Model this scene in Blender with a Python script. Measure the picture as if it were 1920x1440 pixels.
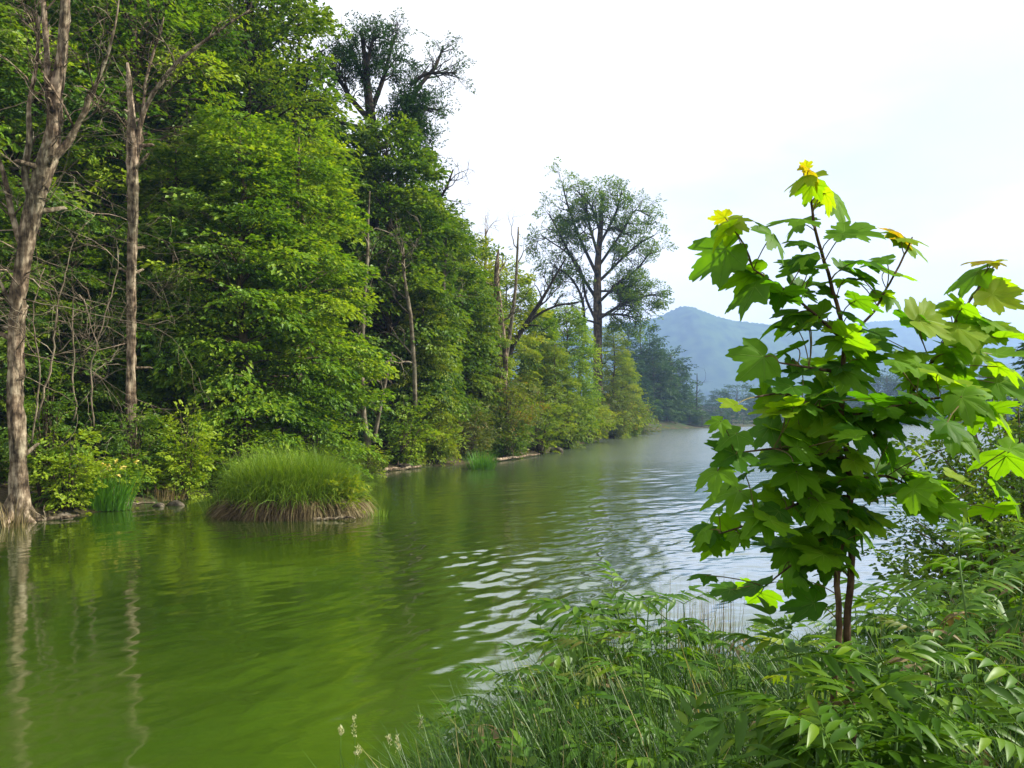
import bpy, math, random
import numpy as np
from mathutils import Vector, Matrix

random.seed(7)
RNG = np.random.default_rng(7)
sc = bpy.context.scene
COL = sc.collection
for o in list(bpy.data.objects):
    bpy.data.objects.remove(o)

# ------------------------------------------------------------------ camera
F, HZ, CAMZ = 1478.0, 785.0, 2.3          # focal length in photo pixels, horizon row, eye height over the water
cam = bpy.data.cameras.new('camera')
cam.sensor_width = 36.0
cam.lens = 36.0 * F / 1920.0
cam.shift_y = (HZ - 720.0) / 1920.0
cam.clip_start, cam.clip_end = 0.05, 6000.0
camo = bpy.data.objects.new('camera', cam)
COL.objects.link(camo)
camo.location = (0, 0, CAMZ)
camo.rotation_euler = (math.radians(90), 0, 0)
sc.camera = camo

# ------------------------------------------------------------------ sky, sun, exposure
SUN_AZ, SUN_EL = math.radians(84), math.radians(37)
world = bpy.data.worlds.new('World')
sc.world = world
world.use_nodes = True
wn, wl = world.node_tree.nodes, world.node_tree.links
wn.clear()
wout = wn.new('ShaderNodeOutputWorld')
wbg = wn.new('ShaderNodeBackground')
wbg.inputs['Strength'].default_value = 0.1
sky = wn.new('ShaderNodeTexSky')
sky.sky_type = 'NISHITA'
sky.sun_disc = False
sky.sun_elevation = SUN_EL
sky.sun_rotation = SUN_AZ
sky.air_density, sky.dust_density = 1.0, 2.0
wtc = wn.new('ShaderNodeTexCoord')
wmap = wn.new('ShaderNodeMapping')
wmap.inputs['Scale'].default_value = (1.0, 1.0, 2.6)
wmap.inputs['Location'].default_value = (0.35, 0.1, 0.2)
wl.new(wtc.outputs['Generated'], wmap.inputs['Vector'])
wno = wn.new('ShaderNodeTexNoise')
wno.inputs['Scale'].default_value = 2.1
wno.inputs['Detail'].default_value = 6
wno.inputs['Roughness'].default_value = 0.5
wl.new(wmap.outputs['Vector'], wno.inputs['Vector'])
wrm = wn.new('ShaderNodeValToRGB')
wrm.color_ramp.elements[0].position = 0.30
wrm.color_ramp.elements[0].color = (0.70, 0.70, 0.70, 1)
wrm.color_ramp.elements[1].position = 0.52
wrm.color_ramp.elements[1].color = (1, 1, 1, 1)
wl.new(wno.outputs['Fac'], wrm.inputs['Fac'])
wn2 = wn.new('ShaderNodeTexNoise')
wn2.inputs['Scale'].default_value = 1.7
wn2.inputs['Detail'].default_value = 7
wn2.inputs['Roughness'].default_value = 0.55
wl.new(wmap.outputs['Vector'], wn2.inputs['Vector'])
wcl = wn.new('ShaderNodeValToRGB')
wcl.color_ramp.elements[0].position = 0.33
wcl.color_ramp.elements[0].color = (0.73, 0.735, 0.75, 1)
wcl.color_ramp.elements[1].position = 0.56
wcl.color_ramp.elements[1].color = (1, 1, 1, 1)
wl.new(wn2.outputs['Fac'], wcl.inputs['Fac'])
wsc = wn.new('ShaderNodeVectorMath')
wsc.operation = 'SCALE'
wsc.inputs['Scale'].default_value = 7.6
wl.new(wcl.outputs['Color'], wsc.inputs[0])
wmx = wn.new('ShaderNodeMix')
wmx.data_type = 'RGBA'
wl.new(wrm.outputs['Color'], wmx.inputs[0])
wl.new(sky.outputs['Color'], wmx.inputs[6])
wl.new(wsc.outputs[0], wmx.inputs[7])
wl.new(wmx.outputs[2], wbg.inputs['Color'])
wl.new(wbg.outputs['Background'], wout.inputs['Surface'])

sund = bpy.data.lights.new('sun', 'SUN')
sund.energy = 5.0
sund.angle = math.radians(0.6)
sund.color = (1.0, 0.94, 0.82)
suno = bpy.data.objects.new('sun', sund)
COL.objects.link(suno)
SV = Vector((math.cos(SUN_EL) * math.sin(SUN_AZ), math.cos(SUN_EL) * math.cos(SUN_AZ), math.sin(SUN_EL)))
suno.rotation_euler = SV.to_track_quat('Z', 'Y').to_euler()
suno.location = SV * 80

vs = sc.view_settings
vs.view_transform = 'Standard'
vs.look = 'None'
vs.exposure = 1.03
vs.gamma = 1.0
vs.use_curve_mapping = False
cy = sc.cycles
cy.max_bounces = 7
cy.diffuse_bounces = 3
cy.glossy_bounces = 3
cy.transmission_bounces = 4
cy.volume_bounces = 1
cy.transparent_max_bounces = 4
cy.use_denoising = True
cy.caustics_reflective = False
cy.caustics_refractive = False
cy.sample_clamp_indirect = 6.0


# ------------------------------------------------------------------ helpers
def W(px, py, Y):
    """photo pixel + distance -> point in the place"""
    return np.array([(px - 960.0) / F * Y, Y, CAMZ + (HZ - py) / F * Y])


def tag(o, label=None, cat=None, group=None, kind=None):
    if label: o['label'] = label
    if cat: o['category'] = cat
    if group: o['group'] = group
    if kind: o['kind'] = kind
    return o


def empty(name, loc, label=None, cat=None, group=None):
    o = bpy.data.objects.new(name, None)
    o.empty_display_size = 0.2
    COL.objects.link(o)
    o.location = loc
    return tag(o, label, cat, group)


def link(name, me, parent=None, mat=None):
    o = bpy.data.objects.new(name, me)
    COL.objects.link(o)
    if parent is not None: o.parent = parent
    if mat is not None and not me.materials: me.materials.append(mat)
    return o


def nrm(a):
    return a / np.maximum(np.linalg.norm(a, axis=-1, keepdims=True), 1e-9)


class MB:
    """collects geometry and builds ONE mesh object"""

    def __init__(self):
        self.v, self.f, self.t, self.n = [], [], [], 0
        self.tub = {}

    def add(self, v, f, tint=0.5):
        v = np.asarray(v, float).reshape(-1, 3)
        f = np.asarray(f, int)
        self.v.append(v)
        self.f.append(f + self.n)
        self.t.append(np.broadcast_to(np.asarray(tint, float), (len(v),)))
        self.n += len(v)

    def tube(self, pts, rad, sides=5, tint=0.5, rough=0.0):
        pts = np.asarray(pts, float)
        rad = np.broadcast_to(np.asarray(rad, float), (len(pts),))
        self.tub.setdefault((len(pts), sides, rough), []).append((pts, rad, tint))

    def flush(self):
        for (n, k, rough), L in self.tub.items():
            P = np.array([a[0] for a in L]); R = np.array([a[1] for a in L]); T = np.array([a[2] for a in L])
            B = len(L)
            tan = np.empty_like(P)
            tan[:, 1:-1] = P[:, 2:] - P[:, :-2]; tan[:, 0] = P[:, 1] - P[:, 0]; tan[:, -1] = P[:, -1] - P[:, -2]
            tan = nrm(tan)
            ref = np.where(np.abs(nrm(P[:, -1] - P[:, 0])[:, 2:3]) > 0.75, np.array([[1., 0.13, 0]]), np.array([[0.05, 0.1, 1.]]))
            ref = np.repeat(ref[:, None, :], n, 1)
            u = nrm(np.cross(tan, ref)); w = np.cross(tan, u)
            a = np.linspace(0, 2 * np.pi, k, endpoint=False)
            rr = R[:, :, None] * np.ones(k)
            if rough > 0:
                ridge = 1 + rough * RNG.normal(size=(B, 1, k))
                rr = rr * ridge * (1 + 0.75 * rough * RNG.normal(size=(B, n, k)))
            V = P[:, :, None, :] + rr[..., None] * (np.cos(a)[None, None, :, None] * u[:, :, None, :] + np.sin(a)[None, None, :, None] * w[:, :, None, :])
            i, j = np.meshgrid(np.arange(n - 1), np.arange(k), indexing='ij')
            q = np.stack([i * k + j, i * k + (j + 1) % k, (i + 1) * k + (j + 1) % k, (i + 1) * k + j], -1).reshape(-1, 4)
            f = (q[None] + (np.arange(B) * n * k)[:, None, None]).reshape(-1, 4)
            self.add(V.reshape(-1, 3), f, np.repeat(T, n * k))
            for e, rev in ((0, True), (n - 1, False)):                # close the ends
                c = np.arange(k) + e * k
                if rev: c = c[::-1]
                if k == 4:
                    ff = c[None, :]
                else:
                    ff = np.array([[c[0], c[m], c[min(m + 1, k - 1)], c[min(m + 2, k - 1)]] for m in range(1, k - 2, 2)]) if k > 4 else np.array([[c[0], c[1], c[2], c[2]]])
                fb = (ff[None] + (np.arange(B) * n * k)[:, None, None]).reshape(-1, 4)
                self.f.append(fb + self.n - B * n * k)
        self.tub = {}

    def mesh(self, name, smooth=False):
        self.flush()
        V = np.concatenate(self.v); T = np.concatenate(self.t)
        loops, start, p = [], [], 0
        for f in self.f:
            if f.shape[1] == 4:
                dg = f[:, 2] == f[:, 3]
                tri, f = f[dg][:, :3], f[~dg]
                if len(tri):
                    loops.append(tri.reshape(-1)); start.append(p + 3 * np.arange(len(tri))); p += tri.size
            if len(f):
                loops.append(f.reshape(-1)); start.append(p + f.shape[1] * np.arange(len(f))); p += f.size
        loops = np.concatenate(loops); start = np.concatenate(start)
        me = bpy.data.meshes.new(name)
        me.vertices.add(len(V)); me.vertices.foreach_set('co', V.astype(np.float32).ravel())
        me.loops.add(len(loops)); me.loops.foreach_set('vertex_index', loops.astype(np.int32))
        me.polygons.add(len(start)); me.polygons.foreach_set('loop_start', start.astype(np.int32))
        me.update(calc_edges=True)
        at = me.attributes.new('tint', 'FLOAT', 'POINT')
        at.data.foreach_set('value', T.astype(np.float32))
        me.polygons.foreach_set('use_smooth', np.full(len(start), smooth))
        me.validate()
        return me

    def build(self, name, mat, parent=None, smooth=False):
        return link(name, self.mesh(name, smooth), parent, mat)


# ------------------------------------------------------------------ materials
def new_mat(name):
    m = bpy.data.materials.new(name)
    m.use_nodes = True
    m.node_tree.nodes.clear()
    return m, m.node_tree.nodes, m.node_tree.links


def ramp(n, stops):
    r = n.new('ShaderNodeValToRGB')
    e = r.color_ramp.elements
    while len(e) > 1: e.remove(e[0])
    e[0].position = stops[0][0]; e[0].color = (*stops[0][1], 1)
    for p, c in stops[1:]:
        x = e.new(p); x.color = (*c, 1)
    return r


def leaf_mat(name, stops, trans=0.45, gloss=0.03, rough=0.5, tcol=(1.25, 1.2, 0.5), veins=False):
    m, n, l = new_mat(name)
    out = n.new('ShaderNodeOutputMaterial')
    at = n.new('ShaderNodeAttribute'); at.attribute_name = 'tint'
    col = ramp(n, stops)
    if veins:
        oi = n.new('ShaderNodeObjectInfo')
        l.new(oi.outputs['Color'], n.new('ShaderNodeSeparateColor').inputs[0])
        sep = [x for x in n if x.bl_idname == 'ShaderNodeSeparateColor'][0]
        tc = n.new('ShaderNodeTexCoord')
        no = n.new('ShaderNodeTexNoise'); no.inputs['Scale'].default_value = 3.0; no.inputs['Detail'].default_value = 5
        l.new(tc.outputs['Object'], no.inputs['Vector'])
        ma = n.new('ShaderNodeMath'); ma.operation = 'MULTIPLY_ADD'
        l.new(no.outputs['Fac'], ma.inputs[0]); ma.inputs[1].default_value = 0.22
        l.new(sep.outputs[0], ma.inputs[2])
        mb = n.new('ShaderNodeMath'); mb.operation = 'SUBTRACT'; mb.inputs[1].default_value = 0.11
        l.new(ma.outputs[0], mb.inputs[0])
        l.new(mb.outputs[0], col.inputs['Fac'])
        vm = n.new('ShaderNodeMix'); vm.data_type = 'RGBA'
        l.new(at.outputs['Fac'], vm.inputs[0])
        l.new(col.outputs['Color'], vm.inputs[6])
        br = n.new('ShaderNodeMix'); br.data_type = 'RGBA'; br.blend_type = 'ADD'; br.inputs[0].default_value = 1.0
        l.new(col.outputs['Color'], br.inputs[6]); br.inputs[7].default_value = (0.075, 0.085, 0.03, 1)
        l.new(br.outputs[2], vm.inputs[7])
        csock = vm.outputs[2]
    else:
        l.new(at.outputs['Fac'], col.inputs['Fac'])
        csock = col.outputs['Color']
    d = n.new('ShaderNodeBsdfDiffuse'); l.new(csock, d.inputs['Color'])
    t = n.new('ShaderNodeBsdfTranslucent')
    tm = n.new('ShaderNodeMix'); tm.data_type = 'RGBA'; tm.blend_type = 'MULTIPLY'; tm.inputs[0].default_value = 1.0
    l.new(csock, tm.inputs[6]); tm.inputs[7].default_value = (*tcol, 1)
    l.new(tm.outputs[2], t.inputs['Color'])
    ms = n.new('ShaderNodeMixShader'); ms.inputs[0].default_value = trans
    l.new(d.outputs[0], ms.inputs[1]); l.new(t.outputs[0], ms.inputs[2])
    g = n.new('ShaderNodeBsdfGlossy'); g.inputs['Roughness'].default_value = rough
    g.inputs['Color'].default_value = (0.9, 0.95, 0.9, 1)
    lw = n.new('ShaderNodeLayerWeight'); lw.inputs['Blend'].default_value = 0.25
    fm = n.new('ShaderNodeMath'); fm.operation = 'MULTIPLY_ADD'; fm.inputs[1].default_value = gloss; fm.inputs[2].default_value = gloss * 0.45
    l.new(lw.outputs['Facing'], fm.inputs[0])
    mg = n.new('ShaderNodeMixShader'); l.new(fm.outputs[0], mg.inputs[0])
    l.new(ms.outputs[0], mg.inputs[1]); l.new(g.outputs[0], mg.inputs[2])
    l.new(mg.outputs[0], out.inputs['Surface'])
    return m


def bark_mat(name, dark, mid, light, scale=6.0, stretch=0.12, bump=0.5):
    m, n, l = new_mat(name)
    out = n.new('ShaderNodeOutputMaterial')
    p = n.new('ShaderNodeBsdfPrincipled'); p.inputs['Roughness'].default_value = 0.9
    p.inputs['Specular IOR Level'].default_value = 0.15
    tc = n.new('ShaderNodeTexCoord')
    mp = n.new('ShaderNodeMapping'); mp.inputs['Scale'].default_value = (1, 1, stretch)
    l.new(tc.outputs['Object'], mp.inputs['Vector'])
    no = n.new('ShaderNodeTexNoise'); no.inputs['Scale'].default_value = scale; no.inputs['Detail'].default_value = 8
    no.inputs['Roughness'].default_value = 0.68
    l.new(mp.outputs[0], no.inputs['Vector'])
    r = ramp(n, [(0.38, dark), (0.5, mid), (0.64, light)])
    n3 = n.new('ShaderNodeTexNoise'); n3.inputs['Scale'].default_value = scale * 0.55; n3.inputs['Detail'].default_value = 6
    l.new(tc.outputs['Object'], n3.inputs['Vector'])
    av = n.new('ShaderNodeMath'); av.operation = 'MULTIPLY_ADD'; av.inputs[1].default_value = 0.55
    l.new(n3.outputs['Fac'], av.inputs[0])
    a2 = n.new('ShaderNodeMath'); a2.operation = 'MULTIPLY_ADD'; a2.inputs[1].default_value = 0.75; a2.inputs[2].default_value = -0.15
    l.new(no.outputs['Fac'], a2.inputs[0]); l.new(a2.outputs[0], av.inputs[2])
    l.new(av.outputs[0], r.inputs['Fac'])
    n2 = n.new('ShaderNodeTexNoise'); n2.inputs['Scale'].default_value = 0.9; n2.inputs['Detail'].default_value = 4
    l.new(tc.outputs['Object'], n2.inputs['Vector'])
    r2 = ramp(n, [(0.35, (0.75, 0.8, 0.7)), (0.65, (1.15, 1.05, 0.95))])
    l.new(n2.outputs['Fac'], r2.inputs['Fac'])
    mx = n.new('ShaderNodeMix'); mx.data_type = 'RGBA'; mx.blend_type = 'MULTIPLY'; mx.inputs[0].default_value = 1
    l.new(r.outputs[0], mx.inputs[6]); l.new(r2.outputs[0], mx.inputs[7])
    l.new(mx.outputs[2], p.inputs['Base Color'])
    b = n.new('ShaderNodeBump'); b.inputs['Strength'].default_value = bump; b.inputs['Distance'].default_value = 0.04
    l.new(no.outputs['Fac'], b.inputs['Height']); l.new(b.outputs[0], p.inputs['Normal'])
    l.new(p.outputs[0], out.inputs['Surface'])
    return m


M = {}
M['bright'] = leaf_mat('leaf_fresh_green', [(0.0, (0.046, 0.115, 0.006)), (0.5, (0.140, 0.265, 0.010)), (1.0, (0.290, 0.385, 0.014))])
M['mid'] = leaf_mat('leaf_mid_green', [(0.0, (0.034, 0.090, 0.006)), (0.5, (0.092, 0.185, 0.009)), (1.0, (0.190, 0.270, 0.012))])
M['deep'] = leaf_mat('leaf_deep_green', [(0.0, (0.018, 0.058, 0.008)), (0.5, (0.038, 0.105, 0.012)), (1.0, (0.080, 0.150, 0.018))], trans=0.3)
M['olive'] = leaf_mat('leaf_yellow_green', [(0.0, (0.055, 0.120, 0.006)), (0.5, (0.165, 0.260, 0.012)), (1.0, (0.300, 0.340, 0.016))])
M['russet'] = leaf_mat('leaf_russet_green', [(0.0, (0.050, 0.085, 0.010)), (0.55, (0.125, 0.165, 0.016)), (1.0, (0.240, 0.150, 0.035))])
M['far'] = leaf_mat('leaf_blue_green', [(0.0, (0.018, 0.050, 0.016)), (0.5, (0.040, 0.098, 0.024)), (1.0, (0.080, 0.150, 0.030))], trans=0.25)
M['elder'] = leaf_mat('leaf_herb_green', [(0.0, (0.022, 0.075, 0.004)), (0.5, (0.062, 0.152, 0.006)), (1.0, (0.155, 0.260, 0.010))], trans=0.45, gloss=0.028, rough=0.42)
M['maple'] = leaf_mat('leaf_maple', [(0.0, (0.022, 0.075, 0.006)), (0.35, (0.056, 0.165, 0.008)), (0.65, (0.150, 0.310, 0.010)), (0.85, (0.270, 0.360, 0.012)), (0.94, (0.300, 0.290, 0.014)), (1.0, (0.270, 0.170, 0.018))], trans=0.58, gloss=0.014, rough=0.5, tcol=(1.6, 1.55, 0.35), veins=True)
M['grass'] = leaf_mat('grass_blade', [(0.0, (0.012, 0.042, 0.003)), (0.6, (0.034, 0.095, 0.006)), (0.93, (0.105, 0.190, 0.014)), (1.0, (0.260, 0.220, 0.090))], trans=0.38, gloss=0.035, rough=0.45)
M['sedge'] = leaf_mat('sedge_blade', [(0.0, (0.075, 0.150, 0.010)), (0.6, (0.150, 0.265, 0.016)), (1.0, (0.270, 0.360, 0.040))], trans=0.35)
M['straw'] = leaf_mat('dry_blade', [(0.0, (0.080, 0.055, 0.025)), (0.5, (0.200, 0.150, 0.065)), (1.0, (0.360, 0.290, 0.140))], trans=0.2)
M['reed'] = leaf_mat('reed_blade', [(0.0, (0.050, 0.150, 0.012)), (1.0, (0.120, 0.300, 0.020))], trans=0.4)
M['petal'] = leaf_mat('petal_yellow', [(0.0, (0.55, 0.40, 0.03)), (1.0, (0.75, 0.65, 0.20))], trans=0.3)
M['seed'] = leaf_mat('seed_head', [(0.0, (0.35, 0.36, 0.18)), (1.0, (0.62, 0.62, 0.42))], trans=0.3)
M['bark'] = bark_mat('bark_brown', (0.030, 0.022, 0.014), (0.085, 0.064, 0.043), (0.170, 0.135, 0.095))
M['barkdark'] = bark_mat('bark_dark', (0.012, 0.011, 0.010), (0.032, 0.028, 0.024), (0.070, 0.060, 0.050))
M['dead'] = bark_mat('bark_bleached', (0.028, 0.020, 0.014), (0.135, 0.102, 0.072), (0.400, 0.335, 0.258), scale=10, stretch=0.17, bump=1.0)
M['twig'] = bark_mat('bark_twig', (0.080, 0.062, 0.045), (0.190, 0.155, 0.115), (0.330, 0.280, 0.220))
M['birch'] = bark_mat('bark_pale', (0.055, 0.046, 0.032), (0.140, 0.122, 0.092), (0.260, 0.235, 0.185), stretch=0.5)
M['sapstem'] = bark_mat('bark_sapling', (0.035, 0.022, 0.014), (0.085, 0.055, 0.034), (0.150, 0.105, 0.062), scale=40, stretch=0.2)
M['petiole'] = leaf_mat('petiole', [(0.0, (0.09, 0.05, 0.025)), (1.0, (0.16, 0.14, 0.04))], trans=0.1)
M['herbstem'] = leaf_mat('herb_stem', [(0.0, (0.04, 0.10, 0.02)), (1.0, (0.08, 0.15, 0.03))], trans=0.05)
M['stone'] = bark_mat('stone_grey', (0.05, 0.042, 0.034), (0.11, 0.094, 0.075), (0.20, 0.175, 0.14), scale=5, stretch=1.0)


def ground_mat():
    m, n, l = new_mat('soil_and_moss')
    out = n.new('ShaderNodeOutputMaterial')
    p = n.new('ShaderNodeBsdfPrincipled'); p.inputs['Roughness'].default_value = 0.95
    p.inputs['Specular IOR Level'].default_value = 0.1
    tc = n.new('ShaderNodeTexCoord')
    a = n.new('ShaderNodeTexNoise'); a.inputs['Scale'].default_value = 0.5; a.inputs['Detail'].default_value = 9
    b = n.new('ShaderNodeTexNoise'); b.inputs['Scale'].default_value = 9; b.inputs['Detail'].default_value = 8
    l.new(tc.outputs['Object'], a.inputs['Vector']); l.new(tc.outputs['Object'], b.inputs['Vector'])
    ra = ramp(n, [(0.35, (0.030, 0.062, 0.012)), (0.52, (0.050, 0.046, 0.022)), (0.7, (0.085, 0.066, 0.038))])
    rb = ramp(n, [(0.3, (0.45, 0.45, 0.42)), (0.7, (1.5, 1.45, 1.35))])
    l.new(a.outputs['Fac'], ra.inputs['Fac']); l.new(b.outputs['Fac'], rb.inputs['Fac'])
    mx = n.new('ShaderNodeMix'); mx.data_type = 'RGBA'; mx.blend_type = 'MULTIPLY'; mx.inputs[0].default_value = 1
    l.new(ra.outputs[0], mx.inputs[6]); l.new(rb.outputs[0], mx.inputs[7])
    l.new(mx.outputs[2], p.inputs['Base Color'])
    bu = n.new('ShaderNodeBump'); bu.inputs['Strength'].default_value = 0.8; bu.inputs['Distance'].default_value = 0.06
    l.new(b.outputs['Fac'], bu.inputs['Height']); l.new(bu.outputs[0], p.inputs['Normal'])
    l.new(p.outputs[0], out.inputs['Surface'])
    return m


def hill_mat():
    m, n, l = new_mat('forested_slope')
    out = n.new('ShaderNodeOutputMaterial')
    p = n.new('ShaderNodeBsdfPrincipled'); p.inputs['Roughness'].default_value = 1.0
    p.inputs['Specular IOR Level'].default_value = 0.0
    tc = n.new('ShaderNodeTexCoord')
    a = n.new('ShaderNodeTexNoise'); a.inputs['Scale'].default_value = 0.03; a.inputs['Detail'].default_value = 8
    l.new(tc.outputs['Object'], a.inputs['Vector'])
    ra = ramp(n, [(0.35, (0.016, 0.040, 0.014)), (0.6, (0.045, 0.085, 0.022))])
    l.new(a.outputs['Fac'], ra.inputs['Fac']); l.new(ra.outputs[0], p.inputs['Base Color'])
    l.new(p.outputs[0], out.inputs['Surface'])
    return m


def water_mat():
    m, n, l = new_mat('green_lake_water')
    out = n.new('ShaderNodeOutputMaterial')
    body = n.new('ShaderNodeBsdfDiffuse')
    skin = n.new('ShaderNodeBsdfGlossy'); skin.inputs['Roughness'].default_value = 0.03
    fre = n.new('ShaderNodeFresnel'); fre.inputs['IOR'].default_value = 1.5
    tc = n.new('ShaderNodeTexCoord')

    def noise(scale, det, loc, sc3, rot):
        mp = n.new('ShaderNodeMapping'); mp.inputs['Scale'].default_value = sc3
        mp.inputs['Rotation'].default_value = (0, 0, rot); mp.inputs['Location'].default_value = loc
        l.new(tc.outputs['Object'], mp.inputs['Vector'])
        t = n.new('ShaderNodeTexNoise'); t.inputs['Scale'].default_value = scale; t.inputs['Detail'].default_value = det
        l.new(mp.outputs[0], t.inputs['Vector'])
        return t.outputs['Fac']

    def math_(op, a, b):
        x = n.new('ShaderNodeMath'); x.operation = op
        for k, s in enumerate((a, b)):
            if isinstance(s, (int, float)): x.inputs[k].default_value = s
            else: l.new(s, x.inputs[k])
        return x.outputs[0]

    murk = noise(0.35, 5, (3, 1, 0), (1, 0.6, 1), 0.4)
    rc = ramp(n, [(0.3, (0.027, 0.060, 0.004)), (0.55, (0.037, 0.073, 0.004)), (0.75, (0.048, 0.083, 0.005))])
    l.new(murk, rc.inputs['Fac'])
    l.new(rc.outputs[0], body.inputs['Color'])
    # ripples: long low wind waves + small chop, stronger where the breeze reaches the open water
    w1 = noise(1.0, 2.0, (0, 0, 0), (0.55, 2.0, 1), -0.30)
    w2 = noise(1.0, 2.5, (5, 2, 0), (2.2, 5.2, 1), -0.22)
    w3 = noise(1.0, 2.0, (9, 4, 0), (7.0, 12.0, 1), -0.1)
    sep = n.new('ShaderNodeSeparateXYZ'); l.new(tc.outputs['Object'], sep.inputs[0])
    big = noise(0.09, 3, (1, 7, 0), (1, 0.6, 1), 0.2)
    # breeze zone: open water out from under the trees
    lin = math_('ADD', math_('MULTIPLY', sep.outputs[0], 0.085), math_('MULTIPLY', big, 1.3))
    mr = n.new('ShaderNodeMapRange'); mr.inputs['From Min'].default_value = 0.15; mr.inputs['From Max'].default_value = 1.05
    mr.inputs['To Min'].default_value = 0.30; mr.inputs['To Max'].default_value = 1.6
    l.new(lin, mr.inputs['Value'])
    h = math_('ADD', math_('ADD', math_('MULTIPLY', w1, 0.52), math_('MULTIPLY', w2, 0.15)), math_('MULTIPLY', w3, 0.022))
    h = math_('MULTIPLY', h, mr.outputs[0])
    b = n.new('ShaderNodeBump'); b.inputs['Strength'].default_value = 1.0; b.inputs['Distance'].default_value = 0.022
    l.new(h, b.inputs['Height']); l.new(b.outputs[0], skin.inputs['Normal']); l.new(b.outputs[0], fre.inputs['Normal'])
    fac = math_('MINIMUM', math_('MULTIPLY', fre.outputs[0], 2.1), 0.80)
    rr = n.new('ShaderNodeMapRange'); rr.inputs['From Min'].default_value = 14; rr.inputs['From Max'].default_value = 45
    rr.inputs['To Min'].default_value = 0.07; rr.inputs['To Max'].default_value = 0.19
    l.new(sep.outputs[1], rr.inputs['Value']); l.new(rr.outputs[0], skin.inputs['Roughness'])
    mix = n.new('ShaderNodeMixShader'); l.new(fac, mix.inputs[0])
    l.new(body.outputs[0], mix.inputs[1]); l.new(skin.outputs[0], mix.inputs[2])
    l.new(mix.outputs[0], out.inputs['Surface'])
    return m


M['ground'] = ground_mat(); M['hill'] = hill_mat(); M['water'] = water_mat()

# ------------------------------------------------------------------ lake outline and terrain
SHORE_L = [(-16, 15.2), (-11.3, 16.9), (-10.3, 19.2), (-9.8, 21.0), (-9.0, 24.3), (-7.6, 29.5), (-6.0, 33.5), (-4.2, 37.0), (-2.6, 39.2), (-0.8, 44.0),
           (1.3, 48.6), (4.0, 59.6), (7.2, 75.5), (12.9, 100), (19, 128), (26, 154), (36, 176), (45, 190)]
LAKE = np.array(SHORE_L + [(62, 215), (90, 262), (130, 300), (190, 310), (230, 270), (210, 190), (150, 110), (90, 58), (42, 24), (19, 13.4), (10.5, 9.6), (6.6, 8.4),
                           (4.6, 7.4), (3.2, 6.7), (2.2, 6.0), (1.0, 5.5), (-0.5, 5.1), (-2, 4.85), (-6, 4.8), (-14, 5.4), (-24, 7.5), (-30, 11.5), (-24, 15)], float)


def shore_dist(P):
    """signed distance to the lake edge, + on land"""
    P = np.atleast_2d(P)
    A, B = LAKE, np.roll(LAKE, -1, 0)
    best = np.full(len(P), 1e9); inside = np.zeros(len(P), bool)
    for a, b in zip(A, B):
        ab = b - a
        t = np.clip(((P - a) @ ab) / (ab @ ab), 0, 1)
        best = np.minimum(best, np.linalg.norm(P - (a + t[:, None] * ab), axis=1))
        c = ((a[1] > P[:, 1]) != (b[1] > P[:, 1])) & (P[:, 0] < (b[0] - a[0]) * (P[:, 1] - a[1]) / (b[1] - a[1] + 1e-12) + a[0])
        inside ^= c
    return np.where(inside, -best, best)


def hum(x, y, s, seed=0):
    return (np.sin(x * s + 1.3 + seed) * np.cos(y * s * 1.17 + 0.4 + seed * 2) + 0.5 * np.sin(x * s * 2.3 + y * s * 1.9 + seed) + 0.3 * np.cos(x * s * 4.1 - y * s * 3.7))


def gz(x, y):
    x = np.atleast_1d(np.asarray(x, float)); y = np.atleast_1d(np.asarray(y, float))
    d = shore_dist(np.stack([x, y], 1))
    left = (y > 12) & (x < 0.15 * y + 22)
    far = np.hypot(x, y) > 200
    land_near = 0.9 * (1 - np.exp(-np.maximum(d, 0) / 2.6))
    land_left = 0.32 * (1 - np.exp(-np.maximum(d, 0) / 0.5)) + 0.30 * np.maximum(d - 1.0, 0) - 0.0022 * np.clip(d - 1, 0, 60) ** 2
    land_far = 0.5 * (1 - np.exp(-np.maximum(d, 0) / 3)) + 0.05 * np.minimum(np.maximum(d, 0), 200)
    z = np.where(left & ~far, land_left, np.where(far | (y > 12), land_far, land_near))
    rough = 0.05 * hum(x, y, 1.1) * np.clip(d / 1.5, 0, 1)
    return np.where(d > 0, z + rough, np.maximum(-1.4, 0.45 * d))


def gz1(x, y):
    return float(gz(x, y)[0])


na, nr = 420, 250
ang = np.linspace(0, 2 * np.pi, na, endpoint=False)
rad = np.concatenate([[0.05], np.geomspace(0.5, 3500, nr - 1)])
RA, AN = np.meshgrid(rad, ang, indexing='ij')
# the sheet is finest around the point where photographer and shore are
GX, GY = (RA * np.sin(AN)).ravel(), (RA * np.cos(AN)).ravel() + 1.0
GZ = gz(GX, GY)
i, j = np.meshgrid(np.arange(nr - 1), np.arange(na), indexing='ij')
q = np.stack([i * na + j, i * na + (j + 1) % na, (i + 1) * na + (j + 1) % na, (i + 1) * na + j], -1).reshape(-1, 4)[:, ::-1]
mb = MB(); mb.add(np.stack([GX, GY, GZ], 1), q)
tag(mb.build('ground', M['ground'], None, True), kind='structure')

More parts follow.
